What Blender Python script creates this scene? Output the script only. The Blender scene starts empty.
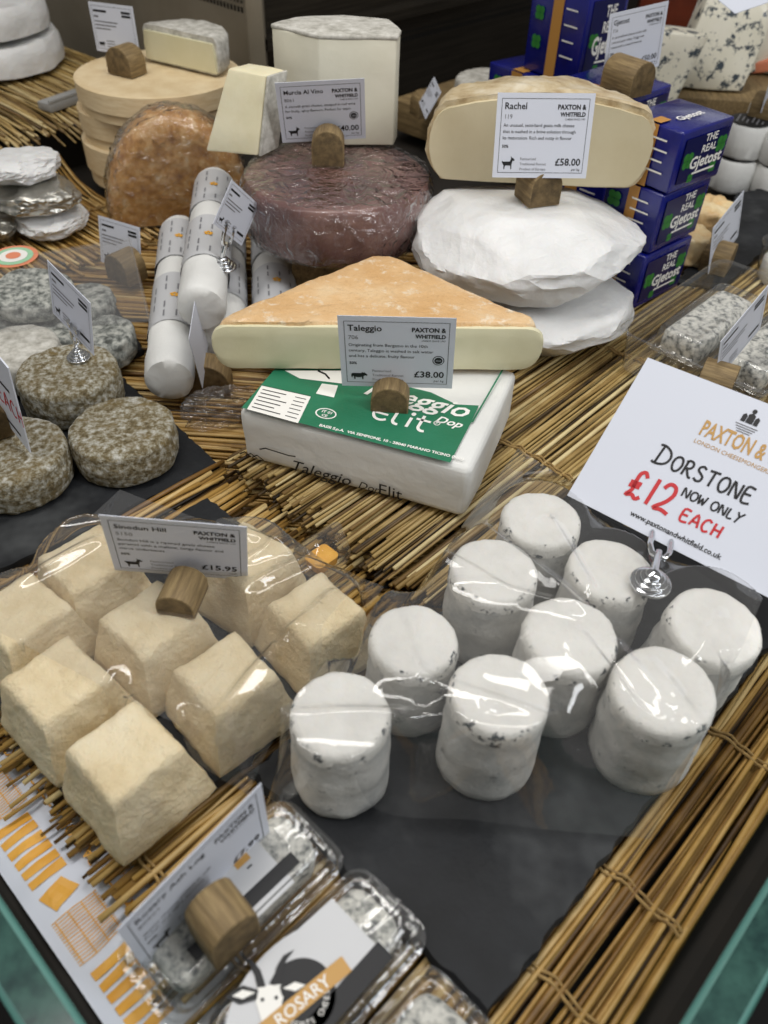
import bpy, bmesh, math, random
import numpy as np
from mathutils import Vector, Matrix, noise as mnoise

random.seed(7)
SC = bpy.context.scene
COL = SC.collection
PI = math.pi

# ------------------------------------------------------------------ camera
TH, FPX, CAMH, ROLL = math.radians(44), 804.0, 0.47, math.radians(-2)
_f = np.array([0, math.cos(TH), -math.sin(TH)])
_r0 = np.array([1.0, 0, 0]); _d0 = np.array([0, -math.sin(TH), -math.cos(TH)])
_r = math.cos(ROLL) * _r0 + math.sin(ROLL) * _d0
_d = -math.sin(ROLL) * _r0 + math.cos(ROLL) * _d0
cam_data = bpy.data.cameras.new('camera')
cam = bpy.data.objects.new('camera', cam_data); COL.objects.link(cam)
cam_data.sensor_fit = 'VERTICAL'; cam_data.sensor_height = 24.0
cam_data.lens = FPX / 1024 * 24.0
cam_data.clip_start = 0.01; cam_data.clip_end = 50
cam.matrix_world = Matrix(((_r[0], -_d[0], -_f[0], 0), (_r[1], -_d[1], -_f[1], 0), (_r[2], -_d[2], -_f[2], CAMH), (0, 0, 0, 1)))
cam_data.dof.use_dof = True; cam_data.dof.focus_distance = 0.66; cam_data.dof.aperture_fstop = 4.5
SC.camera = cam
SC.view_settings.view_transform = 'Standard'; SC.view_settings.look = 'None'
SC.view_settings.gamma = 1.0; SC.view_settings.use_curve_mapping = False
SC.view_settings.exposure = -0.1
SC.cycles.transparent_max_bounces = 24
SC.cycles.max_bounces = 10


def P(x, y, z=0.0):
    """world point on the level z that the photograph shows at pixel x, y"""
    q = _f + (x - 384) / FPX * _r + (y - 512) / FPX * _d
    t = (z - CAMH) / q[2]
    return Vector((q[0] * t, q[1] * t, z))


# ------------------------------------------------------------------ light
world = bpy.data.worlds.new('shop_interior'); SC.world = world; world.use_nodes = True
world.node_tree.nodes['Background'].inputs[0].default_value = (1.0, 0.965, 0.92, 1)
world.node_tree.nodes['Background'].inputs[1].default_value = 0.23


def area(name, loc, target, sx, sy, power, col=(1, 1, 1)):
    l = bpy.data.lights.new(name, 'AREA'); l.shape = 'RECTANGLE'; l.size = sx; l.size_y = sy
    l.energy = power; l.color = col
    o = bpy.data.objects.new(name, l); COL.objects.link(o)
    o.location = loc
    o.rotation_euler = (Vector(target) - Vector(loc)).to_track_quat('-Z', 'Y').to_euler()
    return o


area('ceiling_strip_light', (-0.1, 0.72, 1.75), (-0.0, 0.6, 0), 1.9, 0.30, 16, (1.0, 0.97, 0.93))
area('counter_strip_light', (0.95, -0.05, 1.25), (0.05, 0.4, 0), 0.24, 1.7, 16, (0.96, 0.98, 1.0))
area('added_strip_light', (-0.85, 0.2, 1.6), (-0.05, 0.45, 0), 0.2, 1.7, 8, (1.0, 0.98, 0.95))  # unseen strip added at the left so the film creases catch reflections


# ------------------------------------------------------------------ materials
def lin(h):
    h = h.lstrip('#'); c = [int(h[i:i + 2], 16) / 255 for i in (0, 2, 4)]
    return tuple(x / 12.92 if x <= .04045 else ((x + .055) / 1.055) ** 2.4 for x in c) + (1,)


def mat(name, stops, rough=0.7, scale=30.0, detail=6, bump=0.0, bscale=None, stretch=(1, 1, 1), metal=0.0, spec=0.5,
        spots=None, sss=0.0, sheen=0.0, coat=0.0, dist=0.0):
    """procedural principled material: noise through a ramp, optional second speckle layer and bump"""
    m = bpy.data.materials.new(name); m.use_nodes = True
    nt = m.node_tree; N = nt.nodes; L = nt.links
    b = N['Principled BSDF']
    b.inputs['Roughness'].default_value = rough; b.inputs['Metallic'].default_value = metal
    b.inputs['Specular IOR Level'].default_value = spec
    if coat: b.inputs['Coat Weight'].default_value = coat; b.inputs['Coat Roughness'].default_value = .12
    if sss:
        b.inputs['Subsurface Weight'].default_value = sss
        b.inputs['Subsurface Radius'].default_value = (.012, .008, .005)
        b.inputs['Subsurface Scale'].default_value = 0.35
    if isinstance(stops, str): stops = [(0.0, stops)]
    tc = N.new('ShaderNodeTexCoord'); mp = N.new('ShaderNodeMapping')
    inf = N.new('ShaderNodeObjectInfo'); vm = N.new('ShaderNodeVectorMath'); vm.operation = 'MULTIPLY'
    cx = N.new('ShaderNodeCombineXYZ'); vm.inputs[1].default_value = (7.3, 5.1, 3.7)
    for i in range(3): L.new(inf.outputs['Random'], cx.inputs[i])
    L.new(cx.outputs[0], vm.inputs[0])
    L.new(tc.outputs['Object'], mp.inputs['Vector']); L.new(vm.outputs[0], mp.inputs['Location'])
    mp.inputs['Scale'].default_value = stretch
    nz = N.new('ShaderNodeTexNoise'); nz.inputs['Scale'].default_value = scale; nz.inputs['Detail'].default_value = detail
    nz.inputs['Roughness'].default_value = .62; nz.inputs['Distortion'].default_value = dist
    L.new(mp.outputs[0], nz.inputs['Vector'])
    out = None
    if len(stops) == 1:
        b.inputs['Base Color'].default_value = lin(stops[0][1])
    else:
        r = N.new('ShaderNodeValToRGB'); e = r.color_ramp.elements
        while len(e) < len(stops): e.new(.5)
        for k, (p, c) in enumerate(stops): e[k].position = p; e[k].color = lin(c)
        L.new(nz.outputs['Fac'], r.inputs[0]); out = r.outputs[0]
    if spots:
        sc, lo, hi, c = spots[:4]
        n2 = N.new('ShaderNodeTexNoise'); n2.inputs['Scale'].default_value = sc; n2.inputs['Detail'].default_value = 4
        n2.inputs['Roughness'].default_value = .7
        L.new(mp.outputs[0], n2.inputs['Vector'])
        r2 = N.new('ShaderNodeMapRange'); r2.inputs[1].default_value = lo; r2.inputs[2].default_value = hi
        L.new(n2.outputs['Fac'], r2.inputs[0])
        mx = N.new('ShaderNodeMix'); mx.data_type = 'RGBA'
        L.new(r2.outputs[0], mx.inputs[0])
        if out: L.new(out, mx.inputs[6])
        else: mx.inputs[6].default_value = lin(stops[0][1])
        mx.inputs[7].default_value = lin(c); out = mx.outputs[2]
    if out: L.new(out, b.inputs['Base Color'])
    if bump:
        n3 = N.new('ShaderNodeTexNoise'); n3.inputs['Scale'].default_value = bscale or scale * 2
        n3.inputs['Detail'].default_value = 8; n3.inputs['Roughness'].default_value = .65
        L.new(mp.outputs[0], n3.inputs['Vector'])
        bp = N.new('ShaderNodeBump'); bp.inputs['Strength'].default_value = bump; bp.inputs['Distance'].default_value = .004
        L.new(n3.outputs['Fac'], bp.inputs['Height']); L.new(bp.outputs[0], b.inputs['Normal'])
    return m


def add_creases(m, scale, strength):
    """sharp paper folds: bump from the edges of two warped cell patterns"""
    nt = m.node_tree; N = nt.nodes; L = nt.links; b = N['Principled BSDF']
    tc = N.new('ShaderNodeTexCoord'); nz = N.new('ShaderNodeTexNoise'); nz.inputs['Scale'].default_value = scale * .8
    mx = N.new('ShaderNodeMix'); mx.data_type = 'VECTOR'; mx.inputs[0].default_value = .06
    L.new(tc.outputs['Object'], nz.inputs['Vector']); L.new(tc.outputs['Object'], mx.inputs[4]); L.new(nz.outputs['Color'], mx.inputs[5])
    old = b.inputs['Normal'].links[0].from_socket if b.inputs['Normal'].links else None
    for k, sc in enumerate((scale, scale * 2.3)):
        v = N.new('ShaderNodeTexVoronoi'); v.feature = 'F1'; v.distance = 'MANHATTAN' if k else 'EUCLIDEAN'; v.inputs['Scale'].default_value = sc
        L.new(mx.outputs[1], v.inputs['Vector'])
        bp = N.new('ShaderNodeBump'); bp.inputs['Strength'].default_value = strength / (1 + k); bp.inputs['Distance'].default_value = .012 / (1 + k)
        L.new(v.outputs['Distance'], bp.inputs['Height'])
        if old: L.new(old, bp.inputs['Normal'])
        old = bp.outputs[0]
    L.new(old, b.inputs['Normal'])


def film_mat(name, tint=(1, 1, 1), refl=1.0, rough=0.07, haze=0.05, hcol=(.9, .9, .9), bump=0.0, bscale=40, ior=1.45):
    """clear plastic: see-through, glossy by angle, with a little milky haze"""
    m = bpy.data.materials.new(name); m.use_nodes = True
    nt = m.node_tree; N = nt.nodes; L = nt.links; N.remove(N['Principled BSDF'])
    tr = N.new('ShaderNodeBsdfTransparent'); tr.inputs[0].default_value = (*tint, 1)
    gl = N.new('ShaderNodeBsdfGlossy'); gl.inputs['Roughness'].default_value = rough
    df = N.new('ShaderNodeBsdfDiffuse'); df.inputs[0].default_value = (*hcol, 1)
    fr = N.new('ShaderNodeFresnel')
    ge = N.new('ShaderNodeNewGeometry'); im = N.new('ShaderNodeMapRange')      # thin sheet: both faces reflect alike
    im.inputs[3].default_value = ior; im.inputs[4].default_value = 1 / ior
    L.new(ge.outputs['Backfacing'], im.inputs[0]); L.new(im.outputs[0], fr.inputs[0])
    ml = N.new('ShaderNodeMath'); ml.operation = 'MULTIPLY'; ml.inputs[1].default_value = refl * 1.9; ml.use_clamp = True
    m1 = N.new('ShaderNodeMixShader'); m1.inputs[0].default_value = haze
    m2 = N.new('ShaderNodeMixShader')
    L.new(tr.outputs[0], m1.inputs[1]); L.new(df.outputs[0], m1.inputs[2])
    L.new(fr.outputs[0], ml.inputs[0]); L.new(ml.outputs[0], m2.inputs[0])
    L.new(m1.outputs[0], m2.inputs[1]); L.new(gl.outputs[0], m2.inputs[2])
    if bump:
        tc = N.new('ShaderNodeTexCoord'); nz = N.new('ShaderNodeTexNoise'); nz.inputs['Scale'].default_value = bscale
        nz.inputs['Detail'].default_value = 3; nz.inputs['Distortion'].default_value = 1.2
        L.new(tc.outputs['Object'], nz.inputs['Vector'])
        bp = N.new('ShaderNodeBump'); bp.inputs['Strength'].default_value = bump; bp.inputs['Distance'].default_value = .01
        L.new(nz.outputs['Fac'], bp.inputs['Height'])
        L.new(bp.outputs[0], gl.inputs['Normal']); L.new(bp.outputs[0], fr.inputs['Normal'])
    L.new(m2.outputs[0], N['Material Output'].inputs[0])
    return m


def straw_mat_shader(name, ramp):
    m = bpy.data.materials.new(name); m.use_nodes = True
    nt = m.node_tree; N = nt.nodes; L = nt.links; b = N['Principled BSDF']
    b.inputs['Roughness'].default_value = .5
    at = N.new('ShaderNodeAttribute'); at.attribute_name = 'tone'
    tc = N.new('ShaderNodeTexCoord')
    nz = N.new('ShaderNodeTexNoise'); nz.inputs['Scale'].default_value = 45; nz.inputs['Detail'].default_value = 5
    L.new(tc.outputs['Object'], nz.inputs['Vector'])
    ad = N.new('ShaderNodeMath'); ad.operation = 'MULTIPLY_ADD'; ad.inputs[1].default_value = .45
    sb = N.new('ShaderNodeMath'); sb.operation = 'SUBTRACT'; sb.inputs[1].default_value = .22
    L.new(nz.outputs['Fac'], ad.inputs[0]); L.new(at.outputs['Fac'], ad.inputs[2]); L.new(ad.outputs[0], sb.inputs[0])
    r = N.new('ShaderNodeValToRGB'); e = r.color_ramp.elements
    while len(e) < len(ramp): e.new(.5)
    for k, (p, c) in enumerate(ramp): e[k].position = p; e[k].color = lin(c)
    L.new(sb.outputs[0], r.inputs[0]); L.new(r.outputs[0], b.inputs['Base Color'])
    return m


M = {}
M['paper'] = mat('card_paper', '#d4d8e3', .6)
M['ink'] = mat('black_ink', '#17171a', .6)
M['greyink'] = mat('grey_ink', '#7a7a7e', .6)
M['red'] = mat('red_marker', '#c4242b', .55)
M['gold'] = mat('gold_print', '#bb8f4a', .5)
M['orange'] = mat('orange_print', [(.3, '#dc9a2c'), (.7, '#e8b04a')], .55, 60)
M['white'] = mat('white_print', '#eceae4', .6)
M['wood'] = mat('oak_block', [(.25, '#5a492e'), (.5, '#806b48'), (.75, '#a08a60')], .65, 55, stretch=(6, .6, 6), bump=.3, bscale=80)
M['woodend'] = mat('oak_end_grain', [(.3, '#4a3c26'), (.5, '#675537'), (.75, '#826c49')], .75, 120, bump=.35, bscale=160)
M['chrome'] = mat('chrome', '#d5d7da', .09, metal=1.0)
M['slate'] = mat('slate', [(.3, '#101113'), (.55, '#1a1c1f'), (.8, '#2c2e31')], .6, 14, bump=.35, bscale=40, spec=.3, spots=(8, .54, .74, '#454748'))
M['goat'] = mat('white_goat_rind', [(.3, '#d6d4ce'), (.55, '#e2e0da'), (.8, '#eae8e3')], .85, 30, bump=.5, bscale=70, sss=.15)
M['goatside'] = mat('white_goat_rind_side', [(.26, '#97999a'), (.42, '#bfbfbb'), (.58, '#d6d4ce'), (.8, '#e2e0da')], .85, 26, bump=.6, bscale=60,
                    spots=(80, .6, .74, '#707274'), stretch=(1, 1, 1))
M['goatrim'] = mat('white_goat_rind_rim', [(.3, '#cfcdc6'), (.55, '#e3e1da'), (.8, '#efece7')], .85, 30, bump=.6, bscale=70, spots=(110, .57, .63, '#55585a'))
M['pyr'] = mat('cream_pyramid_rind', [(.25, '#d3bd92'), (.5, '#e6d5b0'), (.8, '#efe3c6')], .8, 28, bump=1.0, bscale=130, sss=.15, spots=(11, .70, .78, '#cfc9bb'))
M['brownrind'] = mat('grey_brown_rind', [(.3, '#54482f'), (.43, '#7d7052'), (.52, '#a09a86'), (.68, '#d2d0c8')], .95, 190, bump=1.0, bscale=300,
                     spots=(60, .52, .68, '#7a683f'))
M['ashrind'] = mat('ashed_rind', [(.34, '#484a46'), (.46, '#7e817c'), (.56, '#a9aaa3'), (.75, '#cfcec5')], .9, 120, bump=.9, bscale=90)
M['cream'] = mat('cream_paste', [(.3, '#dbd2ae'), (.7, '#e9e2c6')], .55, 18, bump=.15, bscale=60, sss=.1)
M['halfpaste'] = mat('ivory_cut_paste', [(.3, '#cdbf9b'), (.7, '#dacfb0')], .5, 9, bump=.12, bscale=50, coat=.25)
M['whitepaste'] = mat('white_cut_paste', [(.3, '#d8d4c0'), (.7, '#e6e2d1')], .5, 12, bump=.15, bscale=60)
M['crustrind'] = mat('pale_crusty_rind', [(.3, '#a58a62'), (.5, '#cbb893'), (.75, '#e2d8c2')], .75, 38, bump=1.0, bscale=60, coat=.4)
M['orangerind'] = mat('orange_washed_rind', [(.3, '#d6a76c'), (.5, '#e3bb87'), (.72, '#eed3a9')], .5, 16, bump=.9, bscale=120, coat=.35, spots=(70, .56, .7, '#f0e2ca'))
M['yellowpaste'] = mat('yellow_soft_paste', [(.3, '#d8d2ad'), (.7, '#e5e0c2')], .45, 10, bump=.15, bscale=50, coat=.3)
M['purple'] = mat('wine_red_rind', [(.3, '#4a2b29'), (.5, '#6e4640'), (.66, '#8a655c'), (.85, '#b3958b')], .55, 16, bump=.5, bscale=45, coat=.6)
M['greyrind'] = mat('bloomy_grey_rind', [(.33, '#9a978d'), (.5, '#bcb9b0'), (.75, '#dedcd5')], .85, 90, bump=.5, bscale=60)
M['rust'] = mat('rusty_brown_rind', [(.3, '#96632a'), (.5, '#c4924f'), (.62, '#d6b079'), (.76, '#eee3cf')], .5, 70, bump=.8, bscale=55, coat=.5)
M['blue_cheese'] = mat('blue_veined_paste', [(.3, '#d9d4bf'), (.7, '#e8e4d4')], .5, 12, spots=(60, .535, .6, '#36414a'), coat=.3)
M['limewood'] = mat('pale_box_wood', [(.3, '#d2b98e'), (.7, '#e6d3ae')], .6, 40, stretch=(1, 1, 7), bump=.15)
M['wax'] = mat('white_wax_paper', [(.3, '#d3d3d2'), (.7, '#e4e4e3')], .36, 10, bump=.9, bscale=16, sss=.1)
add_creases(M['wax'], 16, .35)
M['wrap'] = mat('white_cheese_paper', [(.3, '#d6d6d3'), (.7, '#e4e4e0')], .55, 10, bump=.35, bscale=30)
M['green'] = mat('green_print', [(.3, '#1d6a47'), (.7, '#27795a')], .4, 10, bump=.25, bscale=30)
M['blue'] = mat('blue_wrapper', [(.3, '#080d58'), (.7, '#101a80')], .25, 10, bump=.25, bscale=40, coat=.5)
M['navy'] = mat('dark_blue_print', '#0a0f4a', .3)
M['leaf'] = mat('green_clover_print', '#2f7c33', .4)
M['tan'] = mat('tan_band', '#b9853f', .5)
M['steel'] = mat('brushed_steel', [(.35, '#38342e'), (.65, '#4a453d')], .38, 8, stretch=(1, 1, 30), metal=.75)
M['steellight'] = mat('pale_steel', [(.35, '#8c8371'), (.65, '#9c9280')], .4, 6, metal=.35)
M['black'] = mat('black_gap', '#070707', .8)
M['deck'] = mat('dark_counter', [(.3, '#16120d'), (.7, '#241d14')], .8, 20)
M['greyplastic'] = mat('grey_plastic', '#9a9a98', .4)
M['log'] = mat('ash_goat_log', [(.36, '#606363'), (.46, '#aeaea9'), (.56, '#dbd9d2')], .85, 170, bump=.6, bscale=120)
M['labelgrey'] = mat('grey_pack_label', '#bfc0c2', .4)
M['foil'] = mat('silver_foil', [(.3, '#a9a79f'), (.7, '#d9d7cf')], .22, 14, metal=.85, bump=.9, bscale=25)
M['pale'] = mat('pale_orange_rind', [(.3, '#d9a868'), (.55, '#e7cf9f'), (.8, '#efe1c3')], .6, 25, bump=.5, bscale=70, coat=.3)
M['smoke'] = mat('red_brown_rind', [(.3, '#3a1208'), (.7, '#6b2a12')], .3, 10, coat=.5)
M['teal'] = film_mat('green_glass', (.10, .32, .29), 1.0, .03, .42, (.10, .30, .27), ior=1.5)
M['tealtop'] = mat('green_glass_top', [(.35, '#1b3634'), (.65, '#35574f')], .15, 70, stretch=(1, 1, 1))
M['tealedge'] = mat('frosted_glass_edge', '#639088', .25)
M['film'] = film_mat('clear_film', (.96, .96, .96), 1.0, .06, .035, bump=.05, bscale=14)
M['filmthick'] = film_mat('clear_tray_plastic', (.97, .97, .96), 1.0, .05, .03, bump=.15, bscale=60)
M['cling'] = film_mat('cling_film', (.97, .96, .96), 1.1, .14, .02, bump=1.0, bscale=55)
M['lidclear'] = film_mat('clear_lid', (.98, .98, .98), .6, .05, .03)
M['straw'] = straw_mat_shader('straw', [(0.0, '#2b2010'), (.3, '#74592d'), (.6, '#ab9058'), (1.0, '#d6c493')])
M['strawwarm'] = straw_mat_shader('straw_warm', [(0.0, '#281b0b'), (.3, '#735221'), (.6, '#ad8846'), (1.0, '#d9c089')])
M['twine'] = mat('twine', [(.3, '#7a5f35'), (.7, '#ab8d58')], .8, 200)
M['yellow'] = mat('yellow_flower', '#e3a52a', .5)
M['mint'] = mat('mint_print', '#9ccba5', .5)
M['coral'] = mat('coral_print', '#e08a68', .5)


# ------------------------------------------------------------------ mesh helpers
_font_cache = {}
_tmp_curve = None


def text_geo(s, size, shear, bold):
    key = (s, shear, bold)
    if key not in _font_cache:
        c = bpy.data.curves.new('lettering', 'FONT'); c.body = s; c.size = 1.0; c.shear = shear; c.offset = bold
        c.resolution_u = 2; c.fill_mode = 'FRONT'
        o = bpy.data.objects.new('lettering', c)
        COL.objects.link(o)
        dg = bpy.context.evaluated_depsgraph_get()
        me = bpy.data.meshes.new_from_object(o.evaluated_get(dg))
        v = [tuple(p.co) for p in me.vertices]; f = [tuple(p.vertices) for p in me.polygons]
        bpy.data.objects.remove(o); bpy.data.curves.remove(c); bpy.data.meshes.remove(me)
        _font_cache[key] = (v, f)
    return _font_cache[key]


def vnoise(p, s, seed=0.0, octv=3):
    return mnoise.fractal(Vector((p[0] * s + seed, p[1] * s + seed * 1.7, p[2] * s - seed)), 0.9, 2.0, octv)


class MB:
    def __init__(s):
        s.v = []; s.f = []; s.m = []; s.tone = None

    def add(s, v, f, m=0):
        o = len(s.v); s.v.extend(tuple(p) for p in v); s.f.extend(tuple(i + o for i in q) for q in f); s.m.extend([m] * len(f)); return s

    def box(s, c, d, m=0, R=None):
        x, y, z = d[0] / 2, d[1] / 2, d[2] / 2
        v = [Vector((a, b, e)) for e in (-z, z) for a, b in ((-x, -y), (x, -y), (x, y), (-x, y))]
        if R is not None: v = [R @ p for p in v]
        c = Vector(c)
        return s.add([p + c for p in v], [(3, 2, 1, 0), (4, 5, 6, 7), (0, 1, 5, 4), (1, 2, 6, 5), (2, 3, 7, 6), (3, 0, 4, 7)], m)

    def lathe(s, prof, n=48, m=0, a0=0.0, a1=2 * PI, c=(0, 0, 0), sx=1, sy=1):
        full = abs(a1 - a0 - 2 * PI) < 1e-6
        k = n if full else n + 1; v = []; f = []
        for i in range(k):
            a = a0 + (a1 - a0) * i / n
            for r, z in prof: v.append((c[0] + r * math.cos(a) * sx, c[1] + r * math.sin(a) * sy, c[2] + z))
        q = len(prof)
        for i in range(n):
            j = (i + 1) % k
            for t in range(q - 1): f.append((i * q + t, j * q + t, j * q + t + 1, i * q + t + 1))
        return s.add(v, f, m)

    def tube(s, path, r, n=6, m=0, cap=True):
        path = [Vector(p) for p in path]; v = []; f = []
        rr = r if isinstance(r, (list, tuple)) else [r] * len(path)
        for i, p in enumerate(path):
            t = (path[min(i + 1, len(path) - 1)] - path[max(i - 1, 0)]).normalized()
            up = Vector((0, 0, 1)) if abs(t.z) < .9 else Vector((1, 0, 0))
            a = t.cross(up).normalized(); b = a.cross(t)
            for k in range(n):
                g = 2 * PI * k / n; v.append(p + (a * math.cos(g) + b * math.sin(g)) * rr[i])
        for i in range(len(path) - 1):
            for k in range(n): f.append((i * n + k, i * n + (k + 1) % n, (i + 1) * n + (k + 1) % n, (i + 1) * n + k))
        if cap: f.append(tuple(range(n - 1, -1, -1))); f.append(tuple((len(path) - 1) * n + k for k in range(n)))
        return s.add(v, f, m)

    def prism(s, poly, z0, z1, m=0, mt=None):
        n = len(poly)
        v = [(p[0], p[1], z0) for p in poly] + [(p[0], p[1], z1) for p in poly]
        s.add(v, [tuple(range(n - 1, -1, -1))] + [(i, (i + 1) % n, n + (i + 1) % n, n + i) for i in range(n)], m)
        return s.add([(p[0], p[1], z1) for p in poly], [tuple(range(n))], m if mt is None else mt)

    def flat(s, pts, m=0, X=None):
        p = [Vector((q[0], q[1], q[2] if len(q) > 2 else 0)) for q in pts]
        if X is not None: p = [X @ q for q in p]
        return s.add(p, [tuple(range(len(p)))], m)

    def strip(s, pts, w, m=0, X=None, z=0.0):
        """a flat pen stroke through 2-D points"""
        p = [Vector((a[0], a[1])) for a in pts]; L = []; R = []
        for i, q in enumerate(p):
            t = p[min(i + 1, len(p) - 1)] - p[max(i - 1, 0)]
            if t.length < 1e-9: t = Vector((1, 0))
            t.normalize(); nrm = Vector((-t.y, t.x))
            L.append(q + nrm * w / 2); R.append(q - nrm * w / 2)
        v = [Vector((a.x, a.y, z)) for a in L + R]; n = len(p)
        if X is not None: v = [X @ q for q in v]
        return s.add(v, [(n + i, n + i + 1, i + 1, i) for i in range(n - 1)], m)

    def text(s, t, size, x, y, m=0, X=None, align='l', shear=0.0, bold=0.0, z=0.0, rot=0.0, sq=1.0):
        v, f = text_geo(t, size, shear, bold)
        w = max((p[0] for p in v), default=0)
        ox = {'l': 0, 'c': -w / 2, 'r': -w}[align]
        ca, sa = math.cos(rot), math.sin(rot); out = []
        for p in v:
            a, b = (p[0] + ox) * size, p[1] * size * sq
            q = Vector((x + a * ca - b * sa, y + a * sa + b * ca, z)); out.append(X @ q if X is not None else q)
        return s.add(out, f, m)

    def build(s, name, mats, parent=None, smooth=40, bevel=None, sub=0, rough=None, merge=True, solid=None, xf=None):
        me = bpy.data.meshes.new(name); bm = bmesh.new()
        vs = [bm.verts.new(p) for p in s.v]
        for f, m in zip(s.f, s.m):
            try: bm.faces.new([vs[i] for i in f]).material_index = m
            except ValueError: pass
        if merge: bmesh.ops.remove_doubles(bm, verts=bm.verts, dist=1e-5)
        if bevel:
            ed = [e for e in bm.edges if len(e.link_faces) == 2 and e.calc_face_angle(0) > math.radians(25)]
            bmesh.ops.bevel(bm, geom=ed, offset=bevel[0], segments=bevel[1], profile=.5, affect='EDGES', clamp_overlap=True)
        if sub: bmesh.ops.subdivide_edges(bm, edges=bm.edges, cuts=sub, use_grid_fill=True)
        if merge: bmesh.ops.recalc_face_normals(bm, faces=bm.faces)
        if rough:
            bm.normal_update()
            for amp, scl, seed in (rough if isinstance(rough, list) else [rough]):
                dl = [(v, v.normal * (vnoise(v.co, scl, seed) * amp)) for v in bm.verts]
                for v, q in dl: v.co += q
                bm.normal_update()
        bm.to_mesh(me); bm.free()
        for k in (mats if isinstance(mats, (list, tuple)) else [mats]): me.materials.append(M[k])
        if smooth:
            me.shade_smooth(); me.set_sharp_from_angle(angle=math.radians(smooth))
        o = bpy.data.objects.new(name, me); COL.objects.link(o)
        if parent is not None: o.parent = parent
        if xf is not None: o.matrix_local = xf
        return o


def tag(o, label, cat, group=None, kind=None):
    if label: o['label'] = label
    if cat: o['category'] = cat
    if group: o['group'] = group
    if kind: o['kind'] = kind
    return o


def thing(name, label, cat, loc=(0, 0, 0), rz=0.0, group=None, kind=None):
    o = bpy.data.objects.new(name, None); COL.objects.link(o)
    o.location = loc; o.rotation_euler = (0, 0, rz); o.empty_display_size = .02
    return tag(o, label, cat, group, kind)


def place(o, loc, rz=0.0, tilt=(0, 0), sc=1.0):
    o.location = loc; o.rotation_euler = (tilt[0], tilt[1], rz); o.scale = (sc, sc, sc) if not isinstance(sc, tuple) else sc
    return o


def dup(root, label=None):
    c = root.copy(); COL.objects.link(c)
    for ch in list(root.children):
        d = ch.copy(); COL.objects.link(d); d.parent = c
        for g in list(ch.children):
            e = g.copy(); COL.objects.link(e); e.parent = d
    if label: c['label'] = label
    return c


def frame(O, X, Y):
    X = Vector(X).normalized(); Y = Vector(Y); Y = (Y - X * Y.dot(X)).normalized(); Z = X.cross(Y)
    return Matrix(((X.x, Y.x, Z.x, O[0]), (X.y, Y.y, Z.y, O[1]), (X.z, Y.z, Z.z, O[2]), (0, 0, 0, 1)))


def rel(X, loc):
    """a world matrix expressed beside an unrotated Empty at loc"""
    return Matrix.Translation(-Vector(loc)) @ X


E1 = Vector((math.cos(math.radians(47.5)), math.sin(math.radians(47.5)), 0))
E2 = Vector((-E1.y, E1.x, 0))
A1 = math.radians(47.5)

# ------------------------------------------------------------------ setting: counter bed, shop floor, back panels, glass
GR = P(690, 1010, .062); GL = P(85, 1024, .062)          # points on the inner top edges of the two glass panes
# apex of the V where the two panes would meet
_t = np.linalg.solve(np.array([[E1.x, -E2.x], [E1.y, -E2.y]]), np.array([GL.x - GR.x, GL.y - GR.y]))
APEX = GR + E1 * _t[0]; APEX.z = 0


def V2(a, b, z=0.0):
    """point a along the right-hand glass and b along the left-hand glass from the apex"""
    q = APEX + E1 * a + E2 * b; return Vector((q.x, q.y, z))


m = MB(); m.prism([V2(0, 0)[:2], V2(2.6, 0)[:2], V2(2.6, 2.6)[:2], V2(0, 2.6)[:2]], -.06, -.02)
tag(m.build('floor', 'deck'), None, None, kind='structure')
m = MB(); m.box((0, .8, -.62), (8, 8, .04))
tag(m.build('floor_shop', 'black'), None, None, kind='structure')

WC = P(262, 96, .05)                                      # foot of the corner post where the back panels meet


def panel(name, d, L, perf_px, base):
    d = Vector(d); n = Vector((-d.y, d.x, 0))
    if n.y < 0: n = -n
    m = MB()
    H0, H1 = -.02, .43
    def Wp(a, z, o=0.0):
        q = WC + d * a - n * o; return (q.x, q.y, z)
    m.add([Wp(0, H0), Wp(L, H0), Wp(L, H1), Wp(0, H1), Wp(0, H0, -.02), Wp(L, H0, -.02), Wp(L, H1, -.02), Wp(0, H1, -.02)],
          [(0, 1, 2, 3), (7, 6, 5, 4), (3, 2, 6, 7), (0, 4, 5, 1), (0, 3, 7, 4), (1, 5, 6, 2)], 0)
    # vent holes: a row of short slots and a finer row above
    zc = zfind(WC + d * perf_px[2], perf_px[1])
    k = 0; a = .03
    while a < L - .02:
        for dz, hh, ww in ((0, .0075, .0042), (.0105, .004, .0035)):
            m.add([Wp(a, zc + dz - hh / 2, .0008), Wp(a + ww, zc + dz - hh / 2, .0008), Wp(a + ww, zc + dz + hh / 2, .0008), Wp(a, zc + dz + hh / 2, .0008)], [(0, 1, 2, 3)], 1)
        a += .0085
    # folded lip over the vents
    zl = zc + .045
    m.add([Wp(0, zl), Wp(L, zl), Wp(L, zl - .006, .022), Wp(0, zl - .006, .022), Wp(0, zl + .012), Wp(L, zl + .012), Wp(L, zl + .01, .022), Wp(0, zl + .01, .022)],
          [(0, 3, 2, 1), (2, 3, 7, 6), (4, 5, 6, 7)], 0)
    o = m.build(name, [base, 'black'], smooth=0, merge=False)
    return tag(o, None, None, kind='structure')


def proj_y(p):
    v = np.array(p) - np.array([0, 0, CAMH]); return 512 + FPX * (v @ _d) / (v @ _f)


def zfind(q, py):
    lo, hi = -.1, .9
    for _ in range(50):
        mid = (lo + hi) / 2
        if proj_y((q[0], q[1], mid)) > py: lo = mid
        else: hi = mid
    return lo


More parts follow.
